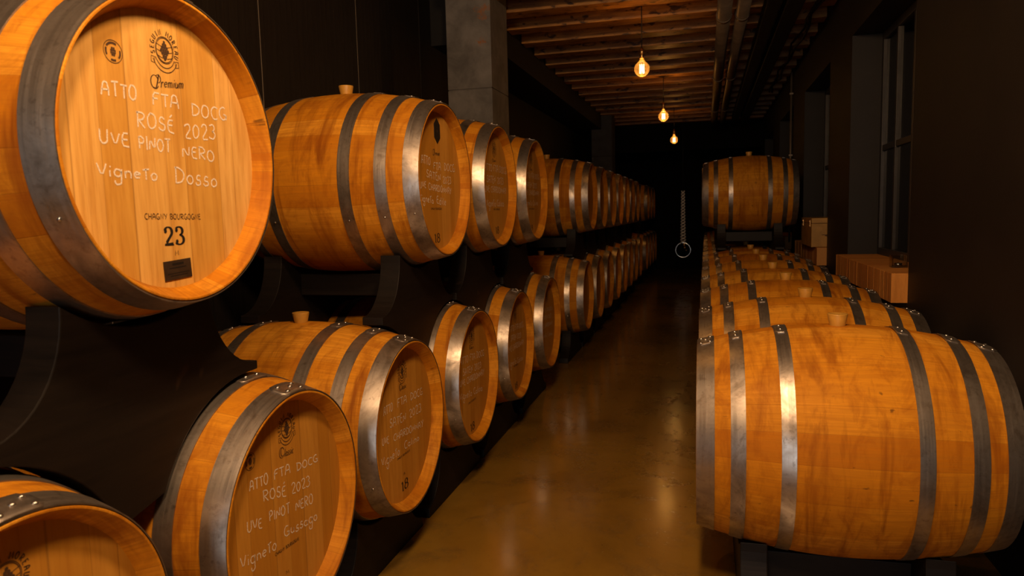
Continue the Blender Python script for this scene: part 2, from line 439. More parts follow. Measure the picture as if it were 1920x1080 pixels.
# ------------------------------------------------------------------ stroke lettering (unit cap height, x to the right)
def arc(cx, cy_, rx, ry, a0, a1, n=10):
    return [(cx+rx*math.cos(math.radians(a0+(a1-a0)*i/n)), cy_+ry*math.sin(math.radians(a0+(a1-a0)*i/n))) for i in range(n+1)]
G = {
 'A': (0.72, [[(0, 0), (.12, .62)]+arc(.34, .72, .22, .28, 165, 10, 6)+[(.62, .5), (.68, 0)], [(.08, .40), (.66, .44)]]),
 'T': (0.62, [[(0, .98), (.62, 1.0)], [(.32, .98), (.34, 0)]]),
 'O': (0.74, [arc(.35, .5, .33, .5, 100, 465, 18)]),
 'F': (0.52, [[(.05, 0), (.02, 1.0), (.52, 1.0)], [(.03, .55), (.40, .58)]]),
 'D': (0.70, [[(.04, 1.0), (.06, 0)], [(-.04, .98)]+arc(.06, .5, .60, .48, 88, -88, 12)]),
 'C': (0.66, [arc(.40, .5, .38, .5, 55, 305, 12)]),
 'G': (0.74, [arc(.38, .5, .36, .5, 60, 320, 12)+[(.64, .42), (.40, .42)], [(.66, .42), (.68, .0)]]),
 'R': (0.66, [[(.06, 0), (.05, 1.0)], [(-.04, .95)]+arc(.20, .74, .38, .25, 85, -90, 8)+[(.10, .48), (.62, 0)]]),
 'S': (0.56, [arc(.30, .74, .22, .25, 30, 250, 9)+arc(.26, .26, .25, .26, 70, -160, 9)]),
 'E': (0.58, [[(.50, 1.0), (.06, .98), (.04, .02), (.56, 0)], [(.05, .52), (.44, .55)]]),
 'É': (0.58, [[(.50, .9), (.06, .88), (.04, .02), (.58, -.06)], [(.05, .48), (.44, .50)], [(.22, 1.1), (.42, 1.28)]]),
 'U': (0.68, [[(.04, 1.0), (.05, .4)]+arc(.32, .32, .27, .32, 190, 350, 8)+[(.62, 1.0)]]),
 'V': (0.64, [[(0, 1.0), (.34, 0), (.62, 1.0)]]),
 'P': (0.60, [[(.08, 0), (.05, .98)], [(-.03, .92)]+arc(.20, .73, .34, .27, 90, -100, 8)]),
 'I': (0.22, [[(.11, 1.0), (.11, 0)]]),
 'N': (0.70, [[(.04, 0), (.06, .95), (.60, .03), (.64, 1.0)]]),
 'M': (0.84, [[(.04, 0), (.10, 1.0), (.42, .3), (.74, 1.0), (.80, 0)]]),
 'H': (0.68, [[(.04, 1.0), (.04, 0)], [(.62, 1.0), (.62, 0)], [(.04, .5), (.62, .5)]]),
 'Y': (0.64, [[(0, 1.0), (.32, .5)], [(.64, 1.0), (.22, -.05)]]),
 'B': (0.62, [[(.05, 0), (.05, 1.0)], [(.05, 1.0)]+arc(.22, .76, .30, .24, 80, -90, 7)+arc(.22, .27, .36, .27, 85, -95, 8)]),
 '2': (0.60, [arc(.28, .72, .24, .27, 165, -30, 8)+[(.04, .02), (.60, 0)]]),
 '0': (0.60, [arc(.28, .48, .26, .46, 95, 455, 16)]),
 '3': (0.58, [arc(.24, .76, .24, .23, 150, -85, 8)+arc(.24, .27, .30, .27, 85, -150, 9)]),
 '1': (0.30, [[(0, .78), (.17, 1.0), (.17, 0)]]),
 '8': (0.56, [arc(.27, .76, .20, .23, 270, -90, 12), arc(.27, .27, .26, .27, 90, 450, 14)]),
 'g': (0.60, [arc(.28, .32, .25, .30, 50, 400, 14), [(.54, .62), (.52, -.2)]+arc(.30, -.35, .22, .26, 20, -200, 8)]),
 'i': (0.20, [[(.10, .55), (.11, .02)], [(.10, .80), (.11, .86)]]),
 'n': (0.54, [[(.05, .58), (.06, 0)], [(.06, .40)]+arc(.26, .36, .20, .22, 150, 0, 7)+[(.48, 0)]]),
 'e': (0.52, [[(.04, .34), (.46, .36)]+arc(.25, .33, .22, .28, 10, 320, 12)]),
 't': (0.44, [[(.20, 1.0), (.22, 0)], [(0, .88), (.46, 1.0)]]),
 'o': (0.54, [arc(.26, .28, .23, .28, 90, 450, 14)]),
 's': (0.46, [arc(.26, .44, .16, .17, 40, 250, 7)+arc(.20, .16, .20, .17, 70, -170, 8)]),
 'a': (0.56, [arc(.25, .30, .23, .28, 50, 400, 12), [(.47, .58), (.48, .1), (.56, 0)]]),
 'u': (0.54, [[(.04, .58)]+arc(.24, .22, .20, .22, 180, 350, 7)+[(.45, .58), (.47, 0)]]),
 'l': (0.22, [[(.10, 1.0), (.08, .15), (.18, 0)]]),
 'd': (0.56, [arc(.23, .30, .22, .28, 50, 400, 12), [(.46, 1.0), (.46, 0)]]),
 'r': (0.40, [[(.05, .58), (.06, 0)], [(.06, .40)]+arc(.24, .38, .18, .20, 150, 40, 5)]),
 'm': (0.80, [[(.04, .58), (.05, 0)], [(.05, .4)]+arc(.21, .36, .16, .22, 150, 0, 6)+[(.38, 0)], [(.38, .4)]+arc(.55, .36, .16, .22, 150, 0, 6)+[(.72, 0)]]),
 'c': (0.46, [arc(.25, .29, .22, .28, 50, 310, 10)]),
}
def layout(text, a, b, h, slant=0.0, jit=0.0, rnd=None):
    # strokes along the line a -> b, stretched to fill it, cap height h
    adv = []; x = 0
    for ch in text:
        if ch == ' ': adv.append(None); x += 0.55; continue
        w_ = G[ch][0]; adv.append(x); x += w_+0.16
    tot = x-0.16
    dx, dy = b[0]-a[0], b[1]-a[1]; L = math.hypot(dx, dy); sx = L/tot
    ux, uy = dx/L, dy/L
    out = []
    for ch, ax in zip(text, adv):
        if ax is None: continue
        jy = rnd.uniform(-jit, jit)*h if rnd else 0; js = 1+(rnd.uniform(-.08, .08) if rnd else 0)
        for st in G[ch][1]:
            pts = []
            for px, py in st:
                X = (ax+px)*sx+slant*py*h; Y = py*h*js+jy
                pts.append((a[0]+ux*X-uy*Y*0.0, a[1]+uy*X+Y))
            out.append(pts)
    return out
def smooth(pts, k=1):
    for _ in range(k):
        if len(pts) < 3: return pts
        q = [pts[0]]
        for i in range(len(pts)-1):
            p0, p1 = pts[i], pts[i+1]
            q += [(p0[0]*.75+p1[0]*.25, p0[1]*.75+p1[1]*.25), (p0[0]*.25+p1[0]*.75, p0[1]*.25+p1[1]*.75)]
        q.append(pts[-1]); pts = q
    return pts
def ribbon(mb, pts, wd, x=0.0, pen=None):
    # flat inked line lying on the head (plane x = const); pts are (y, z)
    n = len(pts)
    if n < 2: return
    closed = math.dist(pts[0], pts[-1]) < 1e-5
    L = []
    for i, p in enumerate(pts):
        a = pts[max(i-1, 0)]; c = pts[min(i+1, n-1)]
        if closed and i in (0, n-1): a, c = pts[n-2], pts[1]
        dx, dy = c[0]-a[0], c[1]-a[1]; l = math.hypot(dx, dy) or 1; dx /= l; dy /= l
        q = wd/2
        if pen: q = (pen + (wd-pen)*abs(dy)**1.5)/2
        L.append((mb.vert((x, p[0]-dy*q, p[1]+dx*q)), mb.vert((x, p[0]+dy*q, p[1]-dx*q))))
    for i in range(n-1): mb.face([L[i][0], L[i][1], L[i+1][1], L[i+1][0]])
def disc(mb, y, z, r, x, n=10, sy=1.0):
    mb.face([mb.vert((x, y+sy*r*math.cos(2*PI*k/n), z+r*math.sin(2*PI*k/n))) for k in range(n)])
def poly(mb, pts, x): mb.face([mb.vert((x, p[0], p[1])) for p in pts])

# ------------------------------------------------------------------ barrel
HL, RB, RH = 0.425, 0.36, 0.297              # half length, bilge radius, radius at the ends
def rad(x): return RB-(RB-RH)*(abs(x)/HL)**2
SEG = 120
def stave_mesh():
    mb = MB(); prof = []
    rec = HL-0.040
    prof += [(-rec, 0.2700), (-HL+0.002, 0.2895), (-HL, 0.2910), (-HL, rad(HL)-0.003), (-HL+0.003, rad(HL))]
    n = 26
    for i in range(1, n): x = -HL+2*HL*i/n; prof.append((x, rad(x)))
    prof += [(HL-0.003, rad(HL)), (HL, rad(HL)-0.003), (HL, 0.2910), (HL-0.002, 0.2895), (rec, 0.2700)]
    NS = 27
    def U(k): u = NS*k/SEG; return u+0.30*math.sin(2*PI*5*u/NS)+0.14*math.sin(2*PI*11*u/NS+1.0)+0.5
    b = 0
    for x, r in prof:
        for k in range(SEG):
            a = 2*PI*k/SEG; mb.v.append((x, r*math.cos(a), RB+r*math.sin(a)))
    for i in range(len(prof)-1):
        s0 = prof[i][0]+(0.275-prof[i][1] if abs(prof[i][0]) > HL-0.05 and prof[i][1] < 0.29 else 0)
        s1 = prof[i+1][0]+(0.275-prof[i+1][1] if abs(prof[i+1][0]) > HL-0.05 and prof[i+1][1] < 0.29 else 0)
        for k in range(SEG):
            k2 = (k+1) % SEG
            sm = not (i in (2,) or i in (len(prof)-4,))
            mb.face([i*SEG+k, i*SEG+k2, (i+1)*SEG+k2, (i+1)*SEG+k], sm, [(U(k), s0), (U(k+1), s0), (U(k+1), s1), (U(k), s1)])
    return mb.mesh('staves', M['stave'])
def head_mesh(mt='head'):
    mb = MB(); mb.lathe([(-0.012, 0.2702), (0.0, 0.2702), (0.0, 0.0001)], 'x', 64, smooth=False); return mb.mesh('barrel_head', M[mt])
def hoop_mesh(x0, x1):
    mb = MB(); t = 0.0028; n = 4; seg = 96; b = 0
    xs = [x0+(x1-x0)*i/n for i in range(n+1)]
    rr = lambda x: rad(min(abs(x), HL))
    ring = [(x, rr(x)+t) for x in xs]+[(xs[-1], rr(xs[-1])+0.0002), (xs[0], rr(xs[0])+0.0002)]
    m_ = len(ring)
    for x, r in ring:
        for k in range(seg):
            a = 2*PI*k/seg; mb.v.append((x, r*math.cos(a), RB+r*math.sin(a)))
    for i in range(n):
        for k in range(seg):
            k2 = (k+1) % seg; mb.face([i*seg+k, i*seg+k2, (i+1)*seg+k2, (i+1)*seg+k], True)
    for (p, q) in ((ring[n], ring[n+1]), (ring[n+2], ring[0]), (ring[n+1], ring[n+2])):
        B0 = len(mb.v)
        for x, r in (p, q):
            for k in range(seg):
                a = 2*PI*k/seg; mb.v.append((x, r*math.cos(a), RB+r*math.sin(a)))
        for k in range(seg):
            k2 = (k+1) % seg; mb.face([B0+k, B0+k2, B0+seg+k2, B0+seg+k], False)
    # the lapped, cut-cornered end of the hoop, riveted on top
    a0, a1 = math.radians(78), math.radians(97)
    for (p, q, ca, cb, xa, xb) in ((a0, a1, 0, 1, x0, x1),):
        nn = 8; B = len(mb.v)
        for i in range(nn+1):
            a = p+(q-p)*i/nn; ins = 0.25 if i in (0, nn) else 0.0
            for j in range(n+1):
                f = j/n; f = ins+f*(1-2*ins); x = xa+(xb-xa)*f
                r = rr(x)+t+0.0022; mb.v.append((x, r*math.cos(a), RB+r*math.sin(a)))
        top = len(mb.v)-B
        for i in range(nn+1):
            a = p+(q-p)*i/nn; ins = 0.25 if i in (0, nn) else 0.0
            for j in range(n+1):
                f = j/n; f = ins+f*(1-2*ins); x = xa+(xb-xa)*f
                r = rr(x)+0.001; mb.v.append((x, r*math.cos(a), RB+r*math.sin(a)))
        g = lambda i, j, o=0: B+o*top+i*(n+1)+j
        for i in range(nn):
            for j in range(n): mb.face([g(i, j), g(i+1, j), g(i+1, j+1), g(i, j+1)], True)
            mb.face([g(i, 0), g(i, 0, 1), g(i+1, 0, 1), g(i+1, 0)]); mb.face([g(i, n), g(i+1, n), g(i+1, n, 1), g(i, n, 1)])
        for j in range(n):
            mb.face([g(0, j), g(0, j+1), g(0, j+1, 1), g(0, j, 1)]); mb.face([g(nn, j), g(nn, j, 1), g(nn, j+1, 1), g(nn, j+1)])
    return mb.mesh('hoop', M['hoop'])
def rivet_mesh():
    mb = MB(); mb.lathe([(-0.002, 0.0062), (0.0012, 0.0060), (0.0030, 0.0042), (0.0038, 0.0001)], 'z', 10); return mb.mesh('rivet', M['rivet'])
def bung_mesh():
    mb = MB(); mb.lathe([(-0.012, 0.0225), (0.0, 0.0235), (0.034, 0.0300), (0.0365, 0.0290), (0.0370, 0.0200), (0.0350, 0.0180), (0.0350, 0.0001)], 'z', 28); return mb.mesh('bung', M['bung'])
HOOPS_A = [(HL-0.056, HL-0.0005), (HL-0.158, HL-0.115), (HL-0.293, HL-0.248)]
HOOPS_B = [(HL-0.053, HL-0.0005), (HL-0.139, HL-0.098), (HL-0.272, HL-0.233)]
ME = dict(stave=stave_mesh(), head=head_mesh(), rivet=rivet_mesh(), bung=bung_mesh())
ME['A'] = [hoop_mesh(a, b) for a, b in HOOPS_A]+[hoop_mesh(-b, -a) for a, b in HOOPS_A]
ME['B'] = [hoop_mesh(a, b) for a, b in HOOPS_B]+[hoop_mesh(-b, -a) for a, b in HOOPS_B]

# marks on the heads: (kind, text, [y0, z0, y1, z1, cap height]) in metres from the head's centre
MARKS = {
 'U1': [
  ('chalk', 'ATTO', [-0.1602, 0.0895, -0.0763, 0.0907, 0.0258]),
  ('chalk', 'FTA', [-0.0361, 0.0879, 0.0353, 0.0883, 0.0257]),
  ('chalk', 'DOCG', [0.0729, 0.0811, 0.1863, 0.0833, 0.0254]),
  ('chalk', 'ROSÉ', [-0.0813, 0.0424, 0.0167, 0.0391, 0.0275]),
  ('chalk', '2023', [0.045, 0.0323, 0.1434, 0.0377, 0.0299]),
  ('chalk', 'UVE', [-0.1729, 0.0036, -0.1043, 0.001, 0.0235]),
  ('chalk', 'PINOT', [-0.0812, 0.0006, 0.0028, 0.0003, 0.024]),
  ('chalk', 'NERO', [0.0359, -0.0055, 0.1346, -0.0101, 0.0236]),
  ('chalk', 'Vigneto', [-0.1841, -0.0548, -0.0386, -0.0576, 0.0218]),
  ('chalk', 'Dosso', [0.0098, -0.0605, 0.1388, -0.065, 0.0322]),
  ('emblem', '', [0.006, 0.1956, 0.074, 0.078]),
  ('medal', '', [-0.1251, 0.1698, 0.0432, 0.0402]),
  ('script', 'Premium', [-0.0384, 0.1215, 0.0521, 0.1328, 0.021]),
  ('print', 'CHAGNY BOURGOGNE', [-0.0796, -0.1318, 0.0777, -0.1339, 0.0107]),
  ('number', '23', [-0.0319, -0.184, 0.0241, -0.184, 0.0385]),
  ('print', 'M', [-0.0058, -0.2057, 0.0049, -0.2053, 0.0097]),
  ('plate', '', [-0.0012, -0.2341, 0.0772, 0.0387]),
 ],
 'L1': [
  ('chalk', 'ATTO', [-0.1517, 0.0986, -0.078, 0.0912, 0.0257]),
  ('chalk', 'FTA', [-0.0527, 0.0908, 0.0187, 0.0835, 0.0241]),
  ('chalk', 'DOCG', [0.0489, 0.0758, 0.1534, 0.0654, 0.0208]),
  ('chalk', 'ROSÉ', [-0.1017, 0.0537, -0.0058, 0.0325, 0.0266]),
  ('chalk', '2023', [0.0182, 0.0246, 0.1077, 0.0146, 0.0283]),
  ('chalk', 'UVE', [-0.1705, 0.0047, -0.1127, -0.0062, 0.0254]),
  ('chalk', 'PINOT', [-0.0829, -0.0055, 0.0055, -0.0181, 0.0254]),
  ('chalk', 'NERO', [0.0329, -0.0247, 0.1176, -0.0396, 0.027]),
  ('chalk', 'Vigneto', [-0.2029, -0.0696, -0.0605, -0.0865, 0.0285]),
  ('chalk', 'Gussago', [-0.0245, -0.0718, 0.134, -0.0941, 0.0267]),
  ('print', 'CHAGNY BOURGOGNE', [-0.0672, -0.1014, 0.0405, -0.1079, 0.0079]),
  ('print', 'M', [-0.0274, -0.1689, -0.0129, -0.1715, 0.0091]),
  ('script', 'Classic', [-0.0214, 0.1345, 0.037, 0.129, 0.0219]),
  ('emblem', '', [0.0137, 0.1989, 0.074, 0.078]),
  ('medal', '', [-0.1425, 0.168, 0.0402, 0.0403]),
  ('number', '23', [-0.032, -0.245, 0.028, -0.246, 0.0385]),
 ],
 'L2': [
  ('chalk', 'ATTO', [-0.1553, 0.0747, -0.0837, 0.074, 0.028]),
  ('chalk', 'FTA', [-0.0435, 0.0728, 0.0346, 0.0696, 0.0268]),
  ('chalk', 'DOCG', [0.0721, 0.0674, 0.1846, 0.0623, 0.0256]),
  ('chalk', 'SATEN', [-0.1115, 0.0213, 0.0221, 0.0069, 0.0289]),
  ('chalk', '2023', [0.0535, 0.0081, 0.1647, 0.0006, 0.0306]),
  ('chalk', 'UVE', [-0.1758, -0.0233, -0.1242, -0.0279, 0.0255]),
  ('chalk', 'CHARDONNAY', [-0.0867, -0.035, 0.1793, -0.0601, 0.0249]),
  ('chalk', 'Vigneto', [-0.1881, -0.0925, -0.0428, -0.0965, 0.0282]),
  ('chalk', 'Calino', [0.0, -0.0905, 0.1342, -0.1, 0.0252]),
  ('print', 'CHAGNY BOURGOGNE', [-0.0643, -0.1106, 0.0477, -0.113, 0.0069]),
  ('print', 'A', [-0.0165, -0.1815, -0.003, -0.1813, 0.0089]),
  ('number', '18', [-0.0361, -0.2345, 0.0199, -0.2345, 0.0385]),
  ('emblem', '', [0.0072, 0.1869, 0.074, 0.078]),
  ('script', 'Classic', [-0.0204, 0.1263, 0.0364, 0.1249, 0.0196]),
 ],
 'U2': [
  ('chalk', 'ATTO', [-0.1705, 0.06, -0.0783, 0.0549, 0.0307]),
  ('chalk', 'FTA', [-0.0452, 0.0432, 0.0353, 0.0436, 0.0276]),
  ('chalk', 'DOCG', [0.0756, 0.0439, 0.1996, 0.0444, 0.0289]),
  ('chalk', 'SATEN', [-0.122, 0.0102, 0.0275, -0.0029, 0.0299]),
  ('chalk', '2023', [0.0542, -0.0076, 0.1509, -0.0072, 0.0297]),
  ('chalk', 'UVE', [-0.1936, -0.0342, -0.1306, -0.0324, 0.0236]),
  ('chalk', 'CHARDONNAY', [-0.1065, -0.0371, 0.15, -0.0507, 0.0251]),
  ('chalk', 'Vigneto', [-0.2051, -0.0809, -0.0585, -0.0901, 0.0265]),
  ('chalk', 'Edile', [-0.025, -0.0898, 0.0827, -0.0993, 0.028]),
  ('print', 'CHAGNY BOURGOGNE', [-0.0879, -0.1146, 0.0323, -0.1146, 0.0077]),
  ('number', '18', [-0.0581, -0.2443, -0.002, -0.2443, 0.0385]),
  ('hexplate', '', [0.0051, 0.1964, 0.1029, 0.1018]),
  ('script', 'Premium', [-0.0517, 0.0984, 0.0252, 0.1011, 0.0198]),
 ],
 'U3': [
  ('chalk', 'ATTO FTA DOCG', [-0.1591, 0.0764, 0.2296, 0.0736, 0.0333]),
  ('chalk', 'SATEN 2023', [-0.1304, 0.0192, 0.1658, 0.0163, 0.0332]),
  ('chalk', 'UVE CHARDONNAY', [-0.1637, -0.0278, 0.2194, -0.0308, 0.0298]),
  ('chalk', 'Vigneto Calino', [-0.1478, -0.0987, 0.1649, -0.0975, 0.0333]),
  ('emblem', '', [0.0085, 0.1889, 0.074, 0.078]),
  ('print', 'CHAGNY BOURGOGNE', [-0.0307, -0.1174, 0.0864, -0.1175, 0.0088]),
  ('number', '18', [0.0034, -0.2371, 0.0594, -0.2371, 0.0385]),
  ('script', 'Classic', [-0.0256, 0.122, 0.0367, 0.1276, 0.0157]),
 ],
 'U4': [
  ('chalk', 'ATTO FTA DOCG', [-0.1501, 0.0756, 0.214, 0.0763, 0.0301]),
  ('chalk', 'SATEN 2023', [-0.138, 0.0191, 0.1429, 0.0185, 0.03]),
  ('chalk', 'UVE CHARDONNAY', [-0.1598, -0.0249, 0.2042, -0.0268, 0.028]),
  ('chalk', 'Vigneto Calino', [-0.1661, -0.0902, 0.1628, -0.0886, 0.0301]),
  ('emblem', '', [0.0052, 0.1886, 0.074, 0.078]),
  ('number', '18', [-0.0452, -0.2442, 0.0108, -0.2442, 0.0385]),
  ('print', 'CHAGNY BOURGOGNE', [-0.07, -0.1141, 0.0713, -0.1142, 0.0086]),
  ('script', 'Classic', [-0.03, 0.122, 0.03, 0.1235, 0.017]),
 ],
 'L3': [
  ('chalk', 'ATTO FTA DOCG', [-0.1621, 0.0794, 0.1871, 0.0567, 0.0295]),
  ('chalk', 'SATEN 2023', [-0.1288, 0.0257, 0.1331, 0.0066, 0.0295]),
  ('chalk', 'UVE CHARDONNAY', [-0.1715, -0.0156, 0.178, -0.0364, 0.0278]),
  ('chalk', 'Vigneto Calino', [-0.182, -0.0737, 0.142, -0.1071, 0.0293]),
  ('emblem', '', [0.0081, 0.181, 0.074, 0.078]),
  ('script', 'Classic', [-0.0286, 0.1255, 0.0287, 0.1214, 0.0163]),
  ('print', 'CHAGNY BOURGOGNE', [-0.0682, -0.1198, 0.0426, -0.121, 0.0082]),
  ('number', '18', [-0.0469, -0.2522, 0.0091, -0.2522, 0.0385]),
 ],
 'L4': [
  ('chalk', 'ATTO FTA DOCG', [-0.1077, 0.088, 0.1926, 0.0734, 0.0303]),
  ('chalk', 'SATEN 2023', [-0.0939, 0.0359, 0.132, 0.0199, 0.0302]),
  ('chalk', 'UVE CHARDONNAY', [-0.1478, -0.0186, 0.1912, -0.0308, 0.0302]),
  ('chalk', 'Vigneto Calino', [-0.1555, -0.0981, 0.1609, -0.121, 0.0302]),
  ('emblem', '', [0.0075, 0.1655, 0.074, 0.078]),
  ('number', '18', [-0.031, -0.2502, 0.0249, -0.2502, 0.0385]),
  ('print', 'CHAGNY BOURGOGNE', [-0.0437, -0.12, 0.0477, -0.1239, 0.0081]),
 ],
 'L5': [
  ('chalk', 'ATTO FTA DOCG', [-0.1237, 0.0777, 0.1908, 0.0616, 0.0244]),
  ('chalk', 'SATEN 2023', [-0.0952, 0.0278, 0.1491, 0.0128, 0.0268]),
  ('chalk', 'UVE CHARDONNAY', [-0.1552, -0.0229, 0.181, -0.0416, 0.0268]),
  ('chalk', 'Vigneto Calino', [-0.1774, -0.0849, 0.168, -0.1135, 0.0267]),
  ('emblem', '', [0.0162, 0.1734, 0.074, 0.078]),
  ('number', '18', [-0.0816, -0.2581, -0.0256, -0.2581, 0.0385]),
 ],
 'L0': [
  ('emblem', '', [0.012, 0.1917, 0.074, 0.078]),
  ('medal', '', [-0.125, 0.165, 0.042, 0.04]),
  ('chalk', 'ATTO', [-0.15, 0.095, -0.07, 0.09, 0.026]),
  ('chalk', 'FTA', [-0.04, 0.09, 0.035, 0.085, 0.026]),
  ('chalk', 'DOCG', [0.06, 0.08, 0.17, 0.07, 0.026]),
  ('chalk', '2023', [0.02, 0.03, 0.12, 0.025, 0.028]),
 ],
}

def emblem(mb, y, z, wd, ht):
    a, c = wd/2, ht/2
    word = 'SEGUIN MOREAU'; n = len(word)
    for i, ch in enumerate(word):                       # lettering round the top of the oval
        if ch == ' ': continue
        th = math.radians(198-216*i/(n-1)); ey, ez = y+a*0.90*math.cos(th), z+0.06*ht+c*0.84*math.sin(th)
        ty, tz = math.sin(th), -math.cos(th)
        nl = math.hypot(math.cos(th)/a, math.sin(th)/c); ny, nz = math.cos(th)/a/nl, math.sin(th)/c/nl
        ty, tz = nz, -ny; hh = wd*0.14
        w0 = G[ch][0]
        for st in G[ch][1]:
            ribbon(mb, [(ey+ty*(p-w0/2)*hh*0.8+ny*(q-.5)*hh, ez+tz*(p-w0/2)*hh*0.8+nz*(q-.5)*hh) for p, q in st], hh*0.17, 0.0006)
    for k in (0.66, 0.60): ribbon(mb, [(y+a*k*math.cos(t), z+0.04*ht+c*k*math.sin(t)) for t in [2*PI*i/28 for i in range(29)]], wd*0.018, 0.0006)
    for dz in (0.12, -0.02, -0.16): ribbon(mb, [(y-a*0.58, z+ht*(dz+0.05)), (y-a*.2, z+ht*dz), (y+a*.2, z+ht*dz), (y+a*0.58, z+ht*(dz+0.05))], wd*0.014, 0.0006)
    for k, cnt in enumerate((1, 2, 3, 4, 3, 2, 1)):      # grape bunch
        for j in range(cnt): disc(mb, y+(j-(cnt-1)/2)*wd*0.085, z+ht*(0.24-0.07*k), wd*0.043, 0.0008, 8)
    for k in (0.80, 1.02):                               # banner below
        ribbon(mb, [(y+a*k*0.95*math.cos(math.radians(t)), z+c*k*math.sin(math.radians(t))) for t in range(205, 336, 10)], wd*0.022, 0.0006)
    for sgn in (-1, 1):
        ribbon(mb, [(y+sgn*a*0.74, z-c*0.36), (y+sgn*a*1.0, z-c*0.34), (y+sgn*a*1.02, z-c*0.62), (y+sgn*a*0.80, z-c*0.66), (y+sgn*a*0.74, z-c*0.36)], wd*0.02, 0.0006)
def medal(mb, y, z, wd, ht):
    for k in (1.0,): ribbon(mb, [(y+wd/2*k*math.cos(t), z+ht/2*k*math.sin(t)) for t in [2*PI*i/28 for i in range(29)]], wd*0.03, 0.0006)
    for k, cnt in enumerate((2, 3, 3, 2)):
        for j in range(cnt): disc(mb, y+(j-(cnt-1)/2)*wd*0.10, z+ht*(0.15-0.10*k), wd*0.050, 0.0008, 8)
    for a0, a1 in ((60, 150), (160, 215), (250, 290), (320, 380)):
        ribbon(mb, [(y+wd/2*.76*math.cos(math.radians(t)), z+ht/2*.76*math.sin(math.radians(t))) for t in range(a0, a1+1, 8)], wd*0.09, 0.0006)

def add_marks(head, key):
    rn = random.Random(key)
    nu = MB(); lines = {}
    for kind, text, v in MARKS[key]:
        ch = lines.setdefault(round(v[1]/0.035), MB()) if kind == 'chalk' else None
        em = MB(); pr = MB()
        if kind == 'chalk':
            for st in layout(text, v[0:2], v[2:4], v[4], 0.05, 0.05, rn):
                ribbon(ch, smooth([(p[0]+rn.uniform(-.0007, .0007), p[1]+rn.uniform(-.0007, .0007)) for p in st], 1), 0.0032 if key == 'U1' else 0.0030, 0.0007)
        elif kind == 'emblem': emblem(em, *v)
        elif kind == 'medal': medal(em, *v)
        elif kind == 'print':
            for st in layout(text, v[0:2], v[2:4], v[4]): ribbon(pr, st, 0.0013, 0.0007)
        elif kind == 'script':
            h = v[4]
            for st in layout(text[1:], (v[0]+0.30*(v[2]-v[0]), v[1]+0.30*(v[3]-v[1])), v[2:4], h*0.85, 0.25): ribbon(pr, smooth(st), 0.0026, 0.0007, 0.0010)
            cx_, cz_ = v[0]+0.13*(v[2]-v[0]), v[1]+h*0.55
            ribbon(pr, smooth(arc(cx_, cz_, h*0.50, h*0.62, 20, 330, 16)), 0.0024, 0.0007, 0.0008)
            if text[0] == 'P': ribbon(pr, smooth([(cx_+h*.55, cz_+h*.75), (cx_+h*.35, cz_), (cx_+h*.1, cz_-h*.6), (cx_-h*.2, cz_-h*.5)]), 0.0034, 0.0007, 0.0010); ribbon(pr, smooth(arc(cx_+h*.45, cz_+h*.35, h*0.32, h*0.36, 150, -100, 10)), 0.0022, 0.0007, 0.0008)
            else: ribbon(pr, smooth(arc(cx_+h*.1, cz_+h*.05, h*0.28, h*0.50, 60, 300, 12)), 0.0030, 0.0007, 0.0008)
        elif kind == 'number':
            wd = v[4]*0.20
            for i, st in enumerate(layout(text, v[0:2], v[2:4], v[4]*0.94)): ribbon(nu, smooth(st), wd, 0.0007+0.00005*i, v[4]*0.06)
            a = v
            if text == '18':
                y0 = a[0]+0.19*(a[2]-a[0]); poly(nu, [(y0-v[4]*.16, a[1]), (y0+v[4]*.16, a[1]), (y0+v[4]*.16, a[1]+v[4]*.05), (y0-v[4]*.16, a[1]+v[4]*.05)], 0.0009)
            else:
                L = a[2]-a[0]
                disc(nu, a[0]+L*.07, a[1]+v[4]*.72, v[4]*.10, 0.0009, 12); disc(nu, a[0]+L*.62, a[1]+v[4]*.76, v[4]*.10, 0.0009, 12); disc(nu, a[0]+L*.62, a[1]+v[4]*.17, v[4]*.10, 0.0009, 12)
                poly(nu, [(a[0], a[1]-.0005), (a[0]+L*.42, a[1]-.0005), (a[0]+L*.42, a[1]+v[4]*.13), (a[0], a[1]+v[4]*.08)], 0.0010)
        elif kind == 'plate':
            y, z, wd, ht = v; p = MB(); p.box(0, 0.0016, -wd/2, wd/2, -ht/2, ht/2)
            o = p.build('maker_plate', M['plate'], head, 0, (0.0004, y, z)); o.rotation_euler = (math.radians(3), 0, 0)
            q = MB()
            for (ya, yb, za, zb) in ((-.20, .22, .24, .36), (-.32, .30, .08, .14), (-.40, .42, -.20, -.15), (-.30, .34, -.32, -.27)): poly(q, [(ya*wd, za*ht), (yb*wd, za*ht), (yb*wd, zb*ht), (ya*wd, zb*ht)], 0.0022)
            qo = q.build('plate_print', M['plate_print'], head, 0, (0, y, z)); qo.rotation_euler = (math.radians(3), 0, 0)
        elif kind == 'hexplate':
            y, z, wd, ht = v; wd *= 0.62; ht *= 0.98
            pts = [(0, ht/2), (-wd/2, ht*.26), (-wd/2, -ht*.26), (0, -ht/2), (wd/2, -ht*.26), (wd/2, ht*.26)]
            p = MB(); p.prism(pts, 'x', 0, 0.0016); o = p.build('maker_plate', M['ink'], head, 0, (0.0004, y, z)); o['label'] = 'black hexagonal maker plate'
            q = MB(); ribbon(q, [(0.85*a_, 0.9*b_) for a_, b_ in pts[:3]], 0.0012, 0.0021)
            disc(q, 0, 0, 0.006, 0.0021); q.build('plate_print', M['plate'], head, 0, (0, y, z))
        if em.f: em.build('stamped_emblem' if kind == 'emblem' else 'stamped_medallion', M['burn'], head)
        if pr.f: pr.build('stamped_lettering', M['burn'], head)
    for ch in lines.values(): ch.build('chalk_writing', M['chalk'], head)
    if nu.f: nu.build('stamped_number', M['ink'], head)

